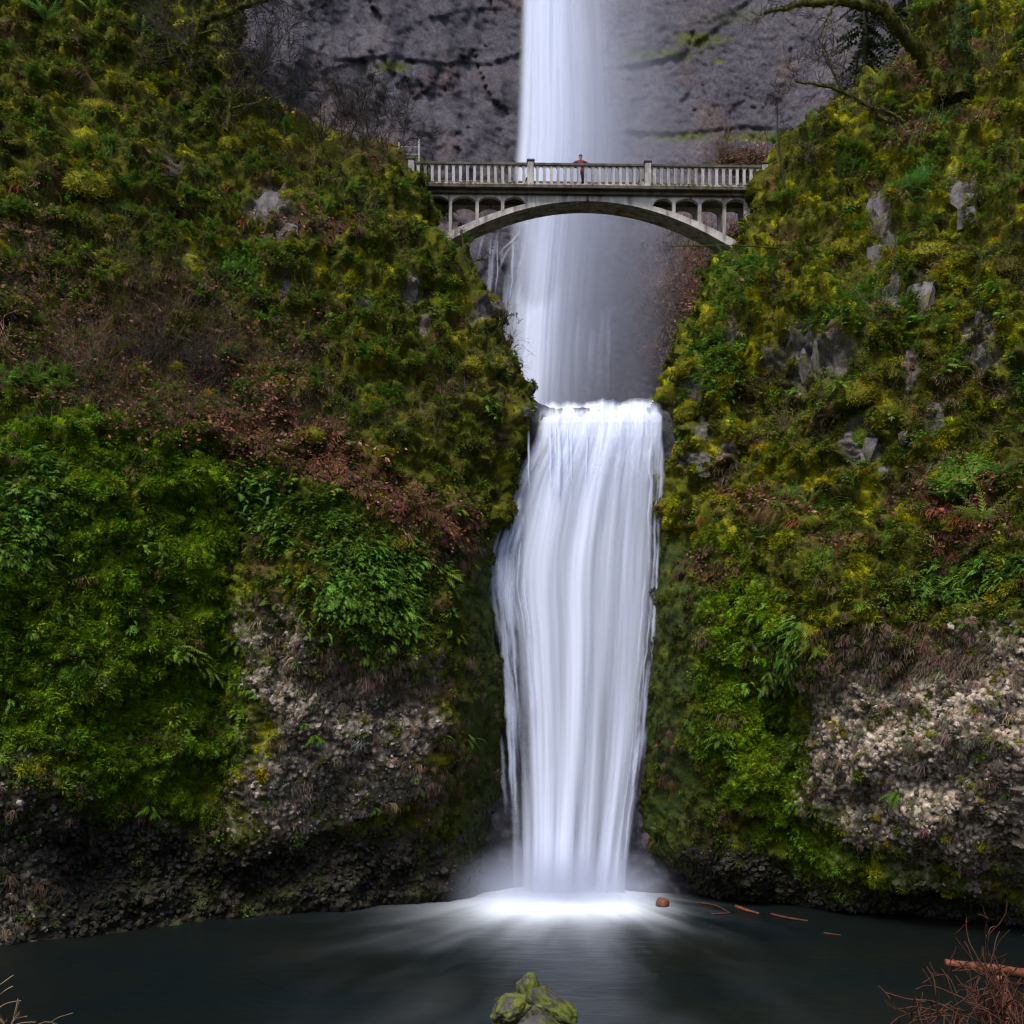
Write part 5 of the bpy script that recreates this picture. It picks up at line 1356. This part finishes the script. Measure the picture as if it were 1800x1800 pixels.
# ------------------------------------------------------------------ near bank: boulder, driftwood, twigs
M_BOULDER = plain('mossy_boulder', (.04, .036, .032), .7, .5, 2.2, 1.0, 7, .25, ((.085, .10, .010), .42))
def lump(name, seed, sc, mat, parent, loc, rot=(0, 0, 0), amp=.4):
    bm = bmesh.new(); bmesh.ops.create_icosphere(bm, subdivisions=5, radius=1.0); co = np.array([v.co[:] for v in bm.verts])
    k = amp * fbm(co * 1.4 + seed * 3.7, 4, 180) + .06 * fbm(co * 6 + seed, 3, 181)
    for v, q in zip(bm.verts, co * (1 + k)[:, None]): v.co = Vector(q)
    for f in bm.faces: f.smooth = True
    me = bpy.data.meshes.new(name); bm.to_mesh(me); bm.free(); return link(name, me, mat, parent, loc, rot, sc)
e = empty('mossy_boulder', at(935, 1800, 20)); e.location.z = 0; tag(e, 'mossy boulder with a stubby knob in the foreground water', 'boulder')
zz = at(0, 1780, 20).z
lump('rock', 1, (1.0, .9, zz * 1.06), M_BOULDER, e, (.12, 0, .1), (0, 0, 0), .22); lump('knob', 2, (.24, .28, .46), M_BOULDER, e, (-.02, 0, zz + .32), (0, -.25, 0), .4); lump('knob', 3, (.44, .34, .26), M_BOULDER, e, (-.36, -.1, zz + .12), (0, -.5, .4), .4); lump('knob', 4, (.62, .4, .26), M_BOULDER, e, (.40, .05, zz + .08), (0, .65, .1), .4)
for k, (x0, y0, z0, r_) in enumerate([(.05, -.05, zz + .55, .22), (-.4, -.1, zz + .32, .25), (.5, .1, zz + .16, .3), (.15, -.3, zz + .1, .35)]):
    fuzz(e, [(x0 - r_, y0, z0 - .1), (x0, y0, z0), (x0 + r_, y0, z0 - .12)], [.08] * 3, 45, 950 + k, (.11, .12, .010), .5)
def log(name, ctrl, r0, r1, mat, label, cat='log', sides=10):
    base = at(*ctrl[0]); e_ = bpy.data.objects.new(name, None)
    q = smooth_pts([at(*k) - base for k in ctrl], 10); bm = bmesh.new()
    tube(bm, q, [(r0 + (r1 - r0) * i / 9) * random.uniform(.9, 1.12) for i in range(10)], sides)
    bm.verts.ensure_lookup_table(); bmesh.ops.holes_fill(bm, edges=[ed for ed in bm.edges if ed.is_boundary], sides=0)
    me = bpy.data.meshes.new(name); bm.to_mesh(me); bm.free(); o = link(name, me, mat, None, base); tag(o, label, cat); return o
def wpt(px, py, dz=0.0): return (px, py, (CAMZ - dz) * F / (py - HY))
log('floating_log', [wpt(1158, 1588, .12), wpt(1172, 1590, .12)], .26, .24, M_RED_WOOD, 'red round log end bobbing at the right edge of the foam')
log('bark_plank', [wpt(1294, 1594, .05), wpt(1312, 1600, .06), wpt(1334, 1606, .04)], .09, .05, M_RED_WOOD, 'bright orange red bark strip floating in the dark water right of the falls', 'bark', 6)
log('bark_strip', [wpt(1228, 1587, .03), wpt(1255, 1590, .05), wpt(1275, 1600, .04), (1284, 1606, 40.9)], .045, .03, M_REDTWIG, 'curved brown stick floating between the log end and the orange bark', 'stick', 5)
log('bark_strip', [wpt(1250, 1607, .03), wpt(1284, 1605, .04)], .05, .03, M_REDTWIG, 'short brown stick floating below the curved one', 'stick', 5)
log('bark_strip', [wpt(1355, 1607, .03), wpt(1385, 1614, .06), wpt(1420, 1619, .03)], .06, .04, M_REDTWIG, 'long brown stick floating right of the orange bark', 'stick', 5)
log('bark_strip', [wpt(1448, 1640, .02), wpt(1478, 1644, .03)], .035, .02, M_REDTWIG, 'faint small stick floating furthest right in the dark water', 'stick', 5)
log('driftwood_log', [(1662, 1692, 21.0), (1700, 1698, 21), (1745, 1702, 21.2), (1800, 1712, 21.5), (1870, 1725, 21.5)], .075, .13, M_RED_WOOD, 'orange brown split driftwood log among twigs at the lower right')
log('driftwood_log', [(1755, 1715, 20.5), (1768, 1760, 20.4), (1775, 1840, 20.2)], .11, .13, M_RED_WOOD, 'upright orange brown log stub behind the twigs at the lower right')
def brush(px, py, d, n, L, seed, label, spread, mat, lean=(0, 0)):
    e_ = empty('twig_brush', at(px, py, d)); tag(e_, label, 'twigs'); r = random.Random(seed)
    for k in range(n):
        bm = bmesh.new(); grow(bm, Vector((r.gauss(0, .35), r.gauss(0, .25), -.3)), Vector((r.gauss(0, spread) + lean[0], r.gauss(0, .3), 1)).normalized(), L * r.uniform(.5, 1.1), .012, 0, r, 2, r.choice((-.08, .02, -.2)), 4, .14, 3); finish(bm, 'stem', mat, e_)
brush(1760, 1800, 17, 26, 1.5, 5, 'tangle of red brown dead stems in the lower right corner', .5, M_REDTWIG, (-.05, 0)); brush(1720, 1850, 16.5, 10, 1.5, 6, 'thin grey arching stems in front of the lower right tangle', .8, M_REDTWIG, (-.3, 0))
brush(15, 1850, 17, 9, 1.1, 7, 'few thin pale stems in the lower left corner', .5, plain('straw_stems', (.16, .11, .06), .7, .4, 4, .1, 30), (.1, 0))
# moss along the bridge cornice and on the boulder
fuzz(bridge, [(x, -W2 - .1, .03) for x in np.linspace(-8.4, -3.1, 12)], [.05] * 12, 30, 901, (.17, .16, .012), 1.0)
fuzz(bridge, [(x, -W2 - .1, .03) for x in np.linspace(3.2, 8.6, 12)], [.05] * 12, 30, 902, (.17, .16, .012), 1.0)
fuzz(bridge, [(x, -W2 - .1, .03) for x in np.linspace(-3, 3.1, 12)], [.04] * 12, 10, 903, (.14, .13, .012), .8)
